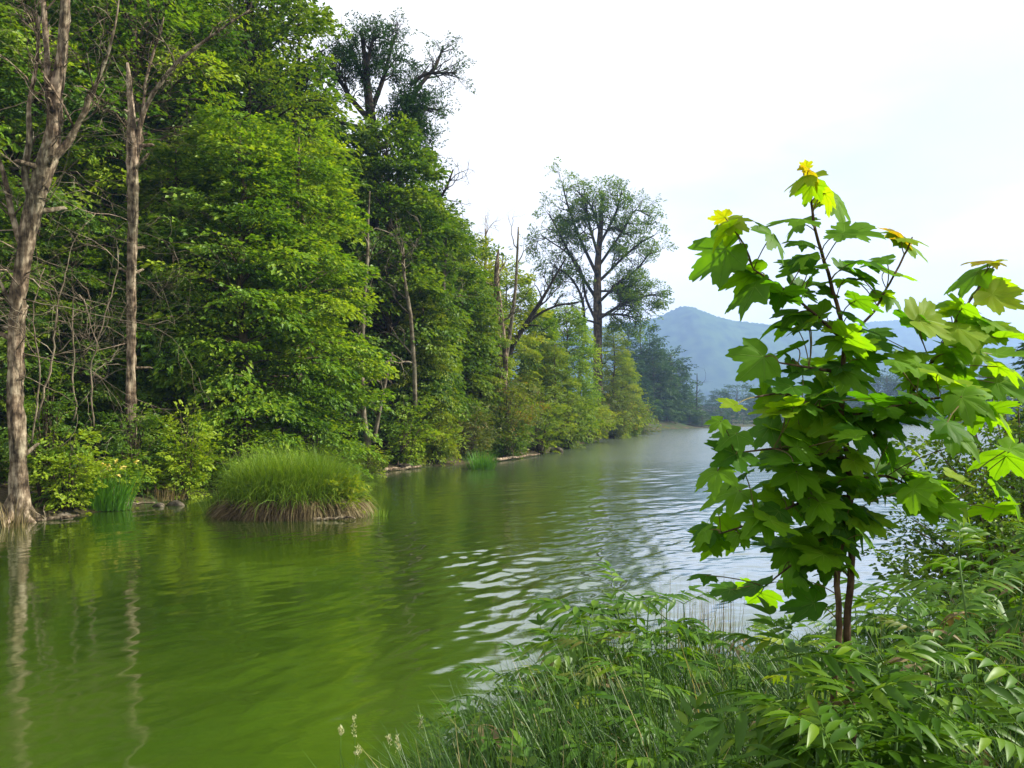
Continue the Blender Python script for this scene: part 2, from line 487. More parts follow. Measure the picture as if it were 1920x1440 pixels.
# water: one sheet as large as the lake, with real wind ripples on the near half
def water():
    lo, hi = LAKE.min(0) - 3, LAKE.max(0) + 3
    ys = [4.3]
    while ys[-1] < 75: ys.append(ys[-1] + max(0.05, ys[-1] ** 2 / 1813 * 0.36))
    ys = np.array([lo[1] + 1.5, 3.6] + ys + [100, 140, 200, hi[1]])
    us = np.linspace(-1, 1, 520)
    yy = np.maximum(ys, 4.3)
    X = us[None, :] * (0.72 * yy + 0.8)[:, None]
    X = np.clip(X, lo[0] + 1, hi[0] - 1)
    X = np.concatenate([np.full((len(ys), 1), lo[0]), X, np.full((len(ys), 1), hi[0])], 1)
    Y = np.repeat(ys[:, None], X.shape[1], 1)
    rg = np.random.default_rng(12)
    Z = np.zeros_like(X)
    dy = np.gradient(ys)[:, None] * np.ones_like(X); dx = np.gradient(X, axis=1)
    sp = np.maximum(dy, np.abs(dx))
    N = 80
    for k in range(N):
        lam = math.exp(rg.uniform(math.log(0.17), math.log(1.9)))
        th = math.radians(-42) + rg.normal() * 0.42
        kx, ky = 2 * math.pi / lam * math.cos(th), 2 * math.pi / lam * math.sin(th)
        amp = lam / (2 * math.pi) * 0.0200 * min(1.0, (0.5 / lam) ** 0.9)
        Z += amp * np.clip(lam / sp / 3.0 - 0.6, 0, 1) * np.sin(kx * X + ky * Y + rg.uniform(0, 6.283))
    # the breeze strokes the open water and leaves the lee of the wood calm, with patches
    wx = X + 0.7 + 0.05 * (Y - 10) + 1.1 * hum(X, Y, 0.33) * np.clip(Y / 14, 0.5, 1.6)
    br = 0.26 + 0.74 / (1 + np.exp(-np.clip(wx / 0.9, -30, 30)))
    gust = np.clip(0.75 + 0.45 * hum(X + 3, Y * 0.7, 0.55, 2), 0.25, 1.3)
    edge = np.clip((ys - 3.6) / 0.7, 0, 1) * np.clip((75 - ys) / 25, 0, 1)
    Z *= br * gust * edge[:, None] * np.clip(1.0 - np.maximum(0, np.abs(X) - 0.68 * yy[:, None]) / 0.8, 0, 1)
    Z[:, 0] = 0; Z[:, -1] = 0
    r, c = X.shape
    a, b = np.meshgrid(np.arange(r - 1), np.arange(c - 1), indexing='ij')
    q = np.stack([a * c + b, a * c + b + 1, (a + 1) * c + b + 1, (a + 1) * c + b], -1).reshape(-1, 4)
    m = MB(); m.add(np.stack([X, Y, Z], -1).reshape(-1, 3), q)
    tag(m.build('water', M['water'], None, True), kind='structure')


water()


# hills across the lake
def hill(name, ridge, depth, seed):
    """ridge: list of (px, py) on the skyline at distance Y"""
    Y, pts = ridge
    px = np.array([p[0] for p in pts], float); py = np.array([p[1] for p in pts], float)
    xs = np.linspace(px[0], px[-1], 420)
    top = np.interp(xs, px, py)
    ker = np.hanning(7); ker /= ker.sum()
    top = np.convolve(np.pad(top, 3, mode='edge'), ker, 'valid')
    ys = np.linspace(-1, 1, 60)
    X = (xs - 960) / F * Y
    Zr = CAMZ + (HZ - top) / F * Y
    XX, VV = np.meshgrid(X, ys, indexing='ij')
    prof = np.clip(np.cos(VV * np.pi / 2), 0, 1) ** 0.9
    rg = np.random.default_rng(seed)
    ZZ = Zr[:, None] * prof - 3 + prof * (1 - prof) * 10 * (np.sin(XX * 0.02 + VV * 3) + np.sin(XX * 0.051 + 1)) + rg.normal(size=XX.shape) * 1.6 * prof
    YY = Y + VV * depth
    a, b = np.meshgrid(np.arange(len(X) - 1), np.arange(len(ys) - 1), indexing='ij')
    k = len(ys)
    qq = np.stack([a * k + b, (a + 1) * k + b, (a + 1) * k + b + 1, a * k + b + 1], -1).reshape(-1, 4)
    m = MB(); m.add(np.stack([XX, YY, ZZ], -1).reshape(-1, 3), qq)
    tag(m.build(name, M['hill'], None, True), kind='structure')


hill('hill', (1900.0, [(300, 700), (700, 660), (1000, 640), (1120, 612), (1190, 604), (1225, 597), (1245, 588), (1262, 578), (1276, 575), (1292, 579), (1312, 588), (1345, 600), (1385, 604), (1420, 608), (1500, 620),
                      (1600, 640), (1750, 668), (1950, 700), (2300, 750)]), 480, 3)
hill('hill', (2600.0, [(1200, 720), (1350, 650), (1480, 622), (1600, 606), (1680, 600), (1760, 606), (1850, 622), (2000, 630), (2300, 660), (2900, 720)]), 500, 5)


# ------------------------------------------------------------------ foliage builders
def leaf_quads(mb, C, U, Nn, L, Wd, tint, fold=0.12):
    """rhombic leaves: centre-base C, direction U, normal Nn, length L, width Wd"""
    V = nrm(np.cross(Nn, U)); Nn = np.cross(U, V)
    L = L[:, None]; Wd = Wd[:, None]
    a = C
    b = C + U * L * 0.45 + V * Wd * 0.5 + Nn * Wd * fold
    c = C + U * L - Nn * L * 0.12
    d = C + U * L * 0.45 - V * Wd * 0.5 + Nn * Wd * fold
    P = np.stack([a, b, c, d], 1).reshape(-1, 3)
    q = np.arange(len(C) * 4).reshape(-1, 4)
    mb.add(P, q, np.repeat(tint, 4))


def spray_template(n, rg, width=0.42, leaf=0.16, droop=0.22, jit=0.3):
    a = rg.beta(1.6, 1.1, n); side = np.where(rg.random(n) < 0.5, -1.0, 1.0)
    wmax = width * np.sin(np.clip(a * 0.85 + 0.12, 0, 1) * np.pi) ** 0.8
    b = side * wmax * rg.random(n) ** 0.7
    C = np.stack([a, b, -droop * a * a - 0.25 * b * b + rg.normal(size=n) * 0.025], 1)
    th = side * rg.uniform(0.25, 0.95, n)
    U = np.stack([np.cos(th), np.sin(th), -0.25 * np.ones(n) + rg.normal(size=n) * 0.2], 1)
    N = np.stack([rg.normal(size=n) * jit, rg.normal(size=n) * jit, np.ones(n)], 1)
    L = leaf * rg.uniform(0.7, 1.2, n)
    return C, nrm(U), nrm(N), L


def put_sprays(mb, P, D, up, S, tint, rg, n=36, width=0.42, leaf=0.16, droop=0.22, jit=0.3, aspect=0.6, tj=0.16):
    """place sprays (roots P, directions D, up vectors, sizes S)"""
    if len(P) == 0: return
    tm = [spray_template(n, rg, width, leaf, droop, jit) for _ in range(5)]
    k = rg.integers(0, 5, len(P))
    X = nrm(D); Yv = nrm(np.cross(up, X)); Z = np.cross(X, Yv)
    Mx = np.stack([X, Yv, Z], -1)                     # columns
    for t in range(5):
        m = k == t
        if not m.any(): continue
        C, U, N, L = tm[t]
        R = Mx[m]; s = S[m]
        c = np.einsum('bij,nj->bni', R, C) * s[:, None, None] + P[m][:, None, :]
        u = np.einsum('bij,nj->bni', R, U); nn = np.einsum('bij,nj->bni', R, N)
        l = L[None, :] * s[:, None]
        ti = np.clip(tint[m][:, None] + rg.normal(size=(m.sum(), n)) * tj, 0, 1)
        leaf_quads(mb, c.reshape(-1, 3), u.reshape(-1, 3), nn.reshape(-1, 3), l.ravel(), l.ravel() * aspect, ti.ravel())


def bez(p0, p1, p2, n):
    t = np.linspace(0, 1, n)[:, None]
    return (1 - t) ** 2 * p0 + 2 * t * (1 - t) * p1 + t * t * p2


def wander(p0, p1, n, amp, rg):
    t = np.linspace(0, 1, n)[:, None]
    w = np.cumsum(rg.normal(size=(n, 3)), 0); w -= w[0] + t * (w[-1] - w[0])
    return p0 + (np.asarray(p1) - p0) * t + w * amp


PROF = {
    'layered': lambda t: np.clip(0.55 + 0.9 * t, 0, 1) * np.clip(1.25 * (1 - t) ** 0.65, 0, 1) + 0.04,
    'dome': lambda t: np.sqrt(np.clip(1 - (2 * np.clip(t, 0, 1) ** 0.85 - 0.75) ** 2 / 1.6, 0.02, 1)),
    'column': lambda t: np.clip(0.8 + 0.5 * t, 0, 1) * np.clip(1.6 * (1 - t) ** 0.6, 0.05, 1),
    'shrub': lambda t: np.sqrt(np.clip(1 - t * t * 0.85, 0.05, 1)),
}


def tree_meshes(H, h0, R, prof, limbs, per_limb, size, nleaf, leaf, seed, trunk_r, e0=12, e1=60, droop=0.35, flat=0.35, base_t=0.45, tv=0.2, lean=(0, 0), width=0.42, twigs=True, gap=0.0):
    """trunk, branches and crown builders in local space (origin at the foot)"""
    rg = np.random.default_rng(seed)
    trunk, br, cr = MB(), MB(), MB()
    tp = wander(np.array([0., 0, -0.4]), np.array([lean[0], lean[1], H * 0.97]), 12, H * 0.008, rg)
    trunk.tube(tp, trunk_r * np.linspace(1.0, 0.10, 12) ** 0.85 * np.r_[1.35, 1.08, np.ones(10)], 9, rough=0.07)
    zt = tp[:, 2]
    P, D, UP, S, T = [], [], [], [], []
    for i in range(limbs):
        t = (i + rg.random()) / limbs
        if rg.random() < gap: continue
        h = h0 + (H - h0) * t * 0.98
        st = np.array([np.interp(h, zt, tp[:, 0]), np.interp(h, zt, tp[:, 1]), h])
        az = i * 2.39996 + rg.normal() * 0.35
        ln = R * float(PROF[prof](t)) * rg.uniform(0.68, 1.12)
        el = math.radians(e0 + (e1 - e0) * t + rg.normal() * 8)
        d = np.array([math.cos(az), math.sin(az), 0])
        side = np.array([-d[1], d[0], 0])
        end = st + d * ln * math.cos(el) + np.array([0, 0, ln * (math.sin(el) - droop * rg.uniform(0.7, 1.2))]) + side * rg.normal() * 0.12 * ln
        midp = st + d * ln * 0.5 * math.cos(el) + np.array([0, 0, ln * 0.62 * math.sin(el)])
        path = bez(st, midp, end, 6)
        rl = max(0.012, trunk_r * 0.30 * (1 - 0.6 * t) * min(1, ln / (R * 0.8)))
        br.tube(path, rl * np.linspace(1, 0.18, 6), 5)
        m = max(3, int(per_limb * ln / R * rg.uniform(0.8, 1.2)))
        s = 0.22 + 0.78 * rg.random(m) ** 0.75
        s[0] = 1.0
        pp = np.stack([np.interp(s, np.linspace(0, 1, 6), path[:, c]) for c in range(3)], 1)
        tg = nrm(np.stack([np.gradient(path[:, c]) for c in range(3)], 1))
        tt = nrm(np.stack([np.interp(s, np.linspace(0, 1, 6), tg[:, c]) for c in range(3)], 1))
        sg = np.where(rg.random(m) < 0.5, -1.0, 1.0)
        sg[0] = 0
        out = 0.30 * ln * (1.05 - s) * rg.random(m)
        off = side * (sg * out)[:, None] + d * (out * 0.6)[:, None] + np.stack([np.zeros(m), np.zeros(m), rg.normal(size=m) * 0.05 * ln - 0.10 * out], 1)
        root = pp + off
        if twigs:
            for a_, b_, o_ in zip(pp, root, out):
                if o_ > 0.25: br.tube(np.stack([a_, (a_ + b_) / 2 + [0, 0, 0.04 * ln], b_]), [rl * 0.35, rl * 0.25, rl * 0.12], 3)
        dd = nrm(tt + side * (sg * rg.uniform(0.3, 1.1, m))[:, None] + np.stack([np.zeros(m), np.zeros(m), rg.normal(size=m) * 0.22 - 0.08], 1))
        up = np.stack([rg.normal(size=m) * flat, rg.normal(size=m) * flat, np.ones(m)], 1)
        tl = base_t + rg.normal() * tv
        P.append(root); D.append(dd); UP.append(up); S.append(size * rg.uniform(0.65, 1.25, m)); T.append(np.clip(tl + rg.normal(size=m) * 0.12, 0.02, 0.98))
    put_sprays(cr, np.concatenate(P), np.concatenate(D), np.concatenate(UP), np.concatenate(S), np.concatenate(T), rg, n=nleaf, leaf=leaf, width=width, jit=0.45, tj=0.2)
    return trunk, br, cr


def tree(label, x, y, mat, bark='bark', name='broadleaf_tree', cat='tree', group=None, z=None, **kw):
    zz = gz1(x, y) if z is None else z
    root = empty(name, (x, y, zz), label, cat, group)
    t, b, c = tree_meshes(**kw)
    t.build('trunk', M[bark], root, True); b.build('branches', M[bark], root, True)
    c.build('crown', M[mat], root)
    return root


def copy_thing(src, loc, rz, s, label, group=None, mat=None):
    r = src.copy(); COL.objects.link(r)
    r.location = loc; r.rotation_euler = (0, 0, rz); r.scale = (s[0], s[0], s[1]) if isinstance(s, tuple) else (s, s, s)
    r['label'] = label
    if group: r['group'] = group
    elif 'group' in r.keys(): del r['group']
    for ch in src.children:
        c = ch.copy(); COL.objects.link(c); c.parent = r
        if mat and ch.name.startswith('crown'):
            c.material_slots[0].link = 'OBJECT'; c.material_slots[0].material = M[mat]
    return r


def shrub_meshes(H, R, stems, sprays, size, nleaf, leaf, seed, base_t=0.5, tv=0.15, up=0.5, flat=0.45, lean=(0, 0), width=0.42, low=0.08):
    rg = np.random.default_rng(seed)
    st, cr = MB(), MB()
    P, D, UP, S, T = [], [], [], [], []
    for i in range(stems):
        az = i * 2.39996 + rg.normal() * 0.3
        rr = math.sqrt((i + 0.5) / stems)
        r = R * rr * rg.uniform(0.75, 1.1)
        d = np.array([math.cos(az), math.sin(az), 0])
        hh = H * (1 - 0.55 * rr ** 2) * rg.uniform(0.75, 1.08)
        p0 = d * 0.12 * R * rr + np.array([0, 0, -0.15])
        p2 = d * r + np.array([lean[0], lean[1], hh])
        p1 = d * r * 0.35 + np.array([lean[0] * .3, lean[1] * .3, hh * 0.75])
        path = bez(p0, p1, p2, 6)
        st.tube(path, max(0.008, 0.02 * H ** 0.8) * np.linspace(1, 0.2, 6) * 0.5, 4)
        m = max(2, int(sprays * rg.uniform(0.8, 1.2)))
        s = low + (1 - low) * rg.random(m); s[0] = 1
        pp = np.stack([np.interp(s, np.linspace(0, 1, 6), path[:, c]) for c in range(3)], 1)
        a2 = az + rg.normal(size=m) * 1.0
        dd = nrm(np.stack([np.cos(a2), np.sin(a2), up * rg.normal(size=m) * 0.6 + up * 0.35], 1))
        P.append(pp); D.append(dd)
        UP.append(np.stack([rg.normal(size=m) * flat, rg.normal(size=m) * flat, np.ones(m)], 1))
        S.append(size * rg.uniform(0.65, 1.25, m)); T.append(np.clip(base_t + rg.normal() * tv + rg.normal(size=m) * 0.1, 0.02, 0.98))
    put_sprays(cr, np.concatenate(P), np.concatenate(D), np.concatenate(UP), np.concatenate(S), np.concatenate(T), rg, n=nleaf, leaf=leaf, width=width)
    return st, cr


def shrub(label, x, y, mat, bark='bark', name='shrub', cat='shrub', group=None, z=None, **kw):
    zz = gz1(x, y) if z is None else z
    root = empty(name, (x, y, zz), label, cat, group)
    s, c = shrub_meshes(**kw)
    s.build('stems', M[bark], root, True); c.build('foliage', M[mat], root)
    return root


def bare(mb, p, d, L, r, depth, rg, spread=0.7, tips=None, trop=0.06, kink=0.22, kids=(2, 4), sides=5, ratio=0.62):
    """a bare forking branch"""
    n = 6
    pts = [np.array(p, float)]; dd = nrm(np.array(d, float))
    for _ in range(n - 1):
        dd = nrm(dd + rg.normal(size=3) * kink + np.array([0, 0, trop]))
        pts.append(pts[-1] + dd * L / (n - 1))
    pts = np.array(pts)
    mb.tube(pts, r * np.linspace(1, 0.35, n), sides if r > 0.03 else 3, rough=0.0)
    if tips is not None and depth <= 1:
        for k_ in (2, 3, 4, 5): tips.append((pts[k_], nrm(pts[k_] - pts[k_ - 1]), depth))
    if depth <= 0: return
    for k in range(rg.integers(kids[0], kids[1] + 1)):
        f = rg.uniform(0.3, 1.0) if k else 1.0
        i_ = min(n - 2, int(f * (n - 1)))
        q0 = pts[i_] + (pts[i_ + 1] - pts[i_]) * (f * (n - 1) - i_)
        axis = nrm(pts[i_ + 1] - pts[i_])
        nd = nrm(axis + nrm(rg.normal(size=3)) * spread)
        bare(mb, q0, nd, L * ratio * rg.uniform(0.75, 1.2), r * 0.5 * rg.uniform(0.8, 1.1), depth - 1, rg, spread, tips, trop, kink, kids, sides, ratio)


# ------------------------------------------------------------------ left bank: the two dead trees
def px_path(pts, Y, wob=0.0, rg=None):
    """[(px,py,width px)] -> points and radii at distance Y"""
    P = np.array([W(a[0], a[1], Y) for a in pts]); R = np.array([a[2] for a in pts]) / F * Y * 0.5
    if rg is not None: P[:, 1] += np.cumsum(rg.normal(size=len(P))) * wob
    n = max(10, len(P) * 4)
    s = np.r_[0, np.cumsum(np.linalg.norm(np.diff(P, axis=0), axis=1))]; s /= s[-1]
    t = np.linspace(0, 1, n)
    Q = np.stack([np.interp(t, s, P[:, c]) for c in range(3)], 1); rr = np.interp(t, s, R)
    Q[1:-1] = (Q[:-2] + 2 * Q[1:-1] + Q[2:]) / 4
    return Q, rr


def dead_tree(label, Y, trunk, branches, twigs, seed, name='dead_tree', mat='dead', twigmat='twig'):
    rg = np.random.default_rng(seed)
    Q, R = px_path(trunk, Y, 0.03, rg)
    base = Q[0].copy(); base[2] = gz1(base[0], base[1])
    root = empty(name, base, label, 'dead tree')
    m = MB()
    if Q[0][2] > base[2] - 0.2:
        Q = np.concatenate([[base + [0, 0, -0.3]], Q]); R = np.r_[R[0] * 1.25, R]
    m.tube(Q - base, R * 0.58, 18, rough=0.13)
    # flanges of split wood standing off the main stem
    for k in range(4):
        a = rg.uniform(0, 6.28); i0 = rg.integers(0, max(1, len(Q) // 2)); i1 = min(len(Q), i0 + rg.integers(5, 12))
        if i1 - i0 > 3:
            off = np.stack([np.cos(a) * R[i0:i1] * 0.45, np.sin(a) * R[i0:i1] * 0.45, np.zeros(i1 - i0)], 1)
            m.tube(Q[i0:i1] - base + off, R[i0:i1] * 0.36 * np.sin(np.linspace(0.15, 3.0, i1 - i0)) ** 0.5, 6, rough=0.12)
    m.build('trunk', M[mat], root, True)
    for k in range(7):
        a = k * 0.9 + rg.normal() * 0.2; d_ = np.array([math.cos(a), math.sin(a), 0]); r0 = R[1] * 0.58
        pr = np.array([d_ * r0 * 0.35 + [0, 0, 0.75], d_ * r0 * 0.75 + [0, 0, 0.38], d_ * r0 * 1.25 + [0, 0, 0.12], d_ * r0 * 2.1 + [0, 0, -0.02], d_ * r0 * 3.0 + [0, 0, -0.16]])
        pr[1:, :2] += rg.normal(size=(4, 2)) * 0.03
        mr_ = MB(); mr_.tube(pr, r0 * np.array([0.16, 0.36, 0.38, 0.26, 0.12]), 7, rough=0.1); mr_.build('root', M[mat], root, True)
    for k in range(9):
        i_ = rg.integers(2, len(Q) - 3); a = rg.uniform(0, 6.28); st_ = Q[i_] - base; d_ = np.array([math.cos(a), math.sin(a), rg.uniform(-0.1, 0.8)])
        ms = MB(); L_ = R[i_] * rg.uniform(1.2, 2.6); ms.tube(np.array([st_, st_ + d_ * L_ * 0.5, st_ + d_ * L_ + [0, 0, 0.02], st_ + d_ * L_ * 1.12]), R[i_] * np.array([0.3, 0.2, 0.16, 0.05]), 6, rough=0.12)
        ms.build('broken_stub', M[mat], root, True)
    for b in branches:
        bq, brd = px_path(b, Y, 0.06, rg)
        # begin on the trunk
        bq[:, 1] += Q[np.argmin(np.linalg.norm(Q - bq[0], axis=1))][1] - bq[0][1]
        brd = brd * 0.6
        mbr = MB(); mbr.tube(bq - base, brd, 7, rough=0.08)
        for k in range(11):
            i_ = rg.integers(len(bq) // 5, len(bq) - 1)
            bare(mbr, bq[i_] - base, nrm(bq[i_ + 1] - bq[i_]) + nrm(rg.normal(size=3)) * 0.7, rg.uniform(0.5, 1.2), brd[i_] * 0.4 + 0.004, 2, rg, trop=0.0, kink=0.25)
        mbr.build('branch', M[mat], root, True)
    for (px, py, dx, dz, L, r) in [tw_ for tw_ in twigs for _ in (0, 1)]:
        dx, dz, L, r = dx + rg.normal() * 0.25, dz + rg.normal() * 0.25, L * rg.uniform(0.7, 1.1), r * 0.5
        py = py + rg.normal() * 25
        p = W(px, py, Y); k = np.argmin(np.abs(Q[:, 2] - p[2])); p = Q[k] - base
        mbr = MB(); bare(mbr, p, (dx, rg.normal() * 0.5 - 0.25, dz), L, r, 3, rg, spread=0.75, trop=-0.02, kink=0.24)
        mbr.build('branch', M[twigmat], root, True)
    return root


dead_tree('tall bleached dead tree with forked trunk standing at the water edge, nearest dead tree', 17.6,
          [(36, 945, 66), (34, 900, 50), (26, 760, 46), (26, 640, 44), (30, 560, 44), (45, 470, 44), (62, 390, 46), (84, 310, 50), (96, 250, 42), (104, 180, 36), (112, 110, 32), (118, 30, 28), (122, -90, 24)],
          [[(88, 300, 30), (118, 262, 22), (150, 205, 15), (172, 160, 12), (196, 95, 9), (214, 30, 6), (220, -20, 5)],
           [(60, 380, 26), (48, 330, 22), (60, 270, 18), (58, 200, 14), (70, 120, 10), (72, 30, 8)],
           [(40, 470, 20), (20, 400, 17), (8, 330, 13), (-20, 250, 10), (-50, 200, 8)],
           [(98, 240, 20), (85, 150, 18), (78, 70, 17), (70, -40, 15)],
           [(28, 600, 12), (12, 560, 9), (-10, 520, 8), (-40, 500, 6)]],
          [(40, 500, 1.0, 0.15, 2.6, 0.035), (34, 560, 1.0, -0.1, 3.0, 0.035), (30, 640, 0.9, 0.1, 2.4, 0.03), (60, 400, 1.0, 0.3, 2.4, 0.035), (90, 280, 0.8, 0.5, 2.2, 0.03),
           (50, 450, -1, 0.4, 2.4, 0.035), (70, 360, -1, 0.5, 2.3, 0.03), (100, 200, -0.9, 0.6, 2.3, 0.03), (110, 110, 0.8, 0.7, 1.8, 0.028), (28, 700, 0.9, 0.25, 2.2, 0.025), (35, 530, -0.6, 0.5, 2.2, 0.03)], 11)

dead_tree('grey broken snag with a split spire top and one long limb reaching right', 22.4,
          [(246, 800, 30), (245, 730, 27), (246, 620, 27), (248, 520, 28), (251, 420, 31), (252, 330, 33), (252, 275, 34), (249, 235, 25), (246, 190, 20), (242, 150, 17), (239, 118, 8)],
          [[(260, 290, 16), (264, 240, 14), (278, 205, 13), (300, 175, 12), (340, 125, 11), (378, 90, 9), (430, 52, 6), (470, 20, 4)],
           [(268, 225, 9), (278, 150, 8), (288, 105, 8), (304, 70, 7), (314, 40, 4)]],
          [(248, 470, 1.0, -0.3, 1.6, 0.022), (246, 560, 1, -0.1, 1.8, 0.02), (250, 420, -1.0, 0.2, 2.2, 0.03), (247, 530, -1, 0.35, 2.4, 0.03), (246, 600, -1, 0.1, 2.3, 0.026),
           (246, 690, -0.9, -0.1, 2.0, 0.024), (250, 400, 1.0, 0.2, 1.5, 0.02), (246, 650, -0.9, 0.4, 2.0, 0.024)], 23)


# dead undergrowth poles between the two snags
def dead_stem(label, pts, Y, seed, tw=4, mat='twig', name='dead_sapling', tl=1.2):
    rg = np.random.default_rng(seed)
    Q, R = px_path(pts, Y, 0.05, rg)
    if name == 'dead_sapling':
        R = R * 0.42; Q[1:, 0] += np.cumsum(rg.normal(size=len(Q) - 1)) * 0.035
    if name == 'leaning_tree': R = R * 0.68
    base = Q[0].copy(); base[2] = min(base[2], gz1(base[0], base[1]) + 0.0) if Q[0][2] - gz1(base[0], base[1]) < 1.2 else base[2]
    if base[2] < Q[0][2] - 0.05:
        Q = np.concatenate([[base + [0, 0, -0.1]], Q]); R = np.r_[R[0], R]
    m = MB(); m.tube(Q - base, R, 6, rough=0.05)
    root = empty(name, base, label, 'dead tree')
    m.build('stem', M[mat], root, True)
    for k in range(tw):
        i_ = rg.integers(len(Q) // 4, len(Q) - 1)
        mm = MB(); bare(mm, Q[i_] - base, nrm(Q[i_ + 1] - Q[i_]) + nrm(rg.normal(size=3)) * 0.9, tl * rg.uniform(0.6, 1.2), R[i_] * 0.5 + 0.003, 2, rg, trop=0.0, kink=0.25)
        mm.build('branch', M[mat], root, True)


dead_stem('crooked dead sapling leaning right between the two dead trunks', [(70, 790, 9), (85, 690, 8), (92, 620, 7), (105, 560, 6), (125, 500, 4), (150, 440, 3)], 18.6, 31, 6)
dead_stem('thin dead sapling arching over beside the grey snag', [(135, 790, 7), (137, 690, 7), (130, 600, 6), (140, 540, 5), (165, 580, 4), (185, 655, 3)], 19.2, 32, 6)
dead_stem('bent dead shoot rising left of the grey snag', [(175, 800, 7), (160, 700, 6), (190, 600, 5), (215, 520, 4), (228, 470, 3)], 20.4, 33, 6)
dead_stem('low dead shoot forking at the foot of the forked trunk', [(60, 830, 8), (75, 740, 7), (70, 650, 6), (60, 580, 5), (80, 500, 3)], 18.0, 34, 6)

# ------------------------------------------------------------------ left bank: the wood
def at_px(px, Y):
    return (px - 960) / F * Y


G_WOOD = 'trees of the left bank wood'
def PT(label, px, Y, top, mat, z=None, **kw):
    """tree whose foot is at column px, distance Y, with its top at row top"""
    x = at_px(px, Y); g = gz1(x, Y) if z is None else z
    H = CAMZ + (HZ - top) / F * Y - g
    kw.setdefault('group', G_WOOD)
    return tree(label, x, Y, mat, z=g, H=H, **kw)


hb1 = PT('bright layered hornbeam with fanned level sprays just right of the grey snag', 450, 27.0, 215, 'bright', h0=0.7, R=3.7, prof='layered', limbs=110, per_limb=26, size=1.0, nleaf=28, leaf=0.175,
         seed=101, trunk_r=0.20, e0=8, e1=48, droop=0.25, flat=0.22, base_t=0.5, tv=0.16)
hb2 = PT('yellow green hornbeam with drooping sprays ending above the grass tussock', 560, 29.5, 225, 'bright', h0=0.6, R=3.5, prof='layered', limbs=100, per_limb=24, size=1.05, nleaf=28, leaf=0.175,
         seed=102, trunk_r=0.18, e0=6, e1=45, droop=0.28, flat=0.22, base_t=0.6, tv=0.16)
tall1 = PT('tall leafy tree behind the bright hornbeam with sky showing through its top', 470, 33.0, -150, 'mid', h0=7.0, R=4.4, prof='dome', limbs=110, per_limb=20, size=1.15, nleaf=26, leaf=0.18,
           seed=103, trunk_r=0.30, e0=5, e1=65, droop=0.18, flat=0.5, base_t=0.68, bark='barkdark')
tall2 = PT('tall tree rising behind the forked dead trunk at the left edge', 60, 27.0, -420, 'bright', h0=3.0, R=5.0, prof='dome', limbs=110, per_limb=20, size=1.1, nleaf=26, leaf=0.18,
           seed=104, trunk_r=0.30, e0=0, e1=60, droop=0.25, flat=0.4, base_t=0.5)
tall3 = PT('tall tree filling the space behind the grey snag', 250, 28.5, -300, 'bright', h0=2.0, R=4.6, prof='dome', limbs=110, per_limb=20, size=1.1, nleaf=26, leaf=0.18,
           seed=105, trunk_r=0.28, e0=0, e1=60, droop=0.25, flat=0.4, base_t=0.4)
dome1 = PT('broad dark green tree with a flat topped crown below the ivy covered tree', 725, 40.0, 248, 'mid', h0=2.0, R=3.5, prof='dome', limbs=150, per_limb=22, size=1.2, nleaf=28, leaf=0.18,
           seed=106, trunk_r=0.28, e0=10, e1=55, droop=0.30, flat=0.45, base_t=0.5, tv=0.14)
dome2 = PT('fresh green tree with a sloping crown beside the pale slim trunks', 815, 44.5, 385, 'mid', h0=1.2, R=3.2, prof='column', limbs=110, per_limb=20, size=1.2, nleaf=28, leaf=0.16,
           seed=107, trunk_r=0.2, e0=10, e1=50, droop=0.3, flat=0.4, base_t=0.55)
# further trees of the same kinds that show between and above them
def CP(src, label, px, Y, top, srcH, rz, mat=None, wide=1.0, group=G_WOOD):
    x = at_px(px, Y); g = gz1(x, Y)
    s = (CAMZ + (HZ - top) / F * Y - g) / srcH
    return copy_thing(src, (x, Y, g), rz, (s * wide, s), label, group, mat)


def HH(px, Y, top):
    x = at_px(px, Y); return CAMZ + (HZ - top) / F * Y - gz1(x, Y)


h_t1, h_t2, h_t3 = HH(470, 33, -150), HH(60, 27, -420), HH(250, 28.5, -300)
h_h1, h_h2, h_d1, h_d2 = HH(450, 27.0, 215), HH(560, 29.5, 225), HH(725, 40, 248), HH(815, 44.5, 385)
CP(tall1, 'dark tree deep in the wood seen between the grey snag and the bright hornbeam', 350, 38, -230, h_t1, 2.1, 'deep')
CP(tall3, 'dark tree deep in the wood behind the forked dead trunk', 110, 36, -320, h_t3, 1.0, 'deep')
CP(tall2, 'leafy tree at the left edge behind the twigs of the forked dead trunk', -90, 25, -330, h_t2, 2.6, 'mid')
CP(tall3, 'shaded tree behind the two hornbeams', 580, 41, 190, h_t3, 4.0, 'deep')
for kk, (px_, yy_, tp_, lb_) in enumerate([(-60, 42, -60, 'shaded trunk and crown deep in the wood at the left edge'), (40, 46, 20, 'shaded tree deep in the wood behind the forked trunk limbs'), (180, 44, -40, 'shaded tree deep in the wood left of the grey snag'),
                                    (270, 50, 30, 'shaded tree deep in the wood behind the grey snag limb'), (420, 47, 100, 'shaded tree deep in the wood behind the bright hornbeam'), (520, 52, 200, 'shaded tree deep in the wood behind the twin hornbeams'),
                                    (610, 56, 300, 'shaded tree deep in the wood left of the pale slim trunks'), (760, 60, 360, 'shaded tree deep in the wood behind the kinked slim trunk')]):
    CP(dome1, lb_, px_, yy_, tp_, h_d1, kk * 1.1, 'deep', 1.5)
CP(hb1, 'low green hornbeam between the dead trunks near the water', 140, 24.5, 420, h_h1, 2.2, 'mid')
CP(hb2, 'small hornbeam with level sprays under the snag limb', 330, 27.5, 260, h_h2, 3.3, 'bright')
CP(hb1, 'green hornbeam behind the dead trunk at the left edge', -20, 22.5, 330, h_h1, 4.2, 'mid')
CP(dome1, 'shaded tree behind the pale slim trunks', 640, 46, 300, h_d1, 2.0, 'deep')
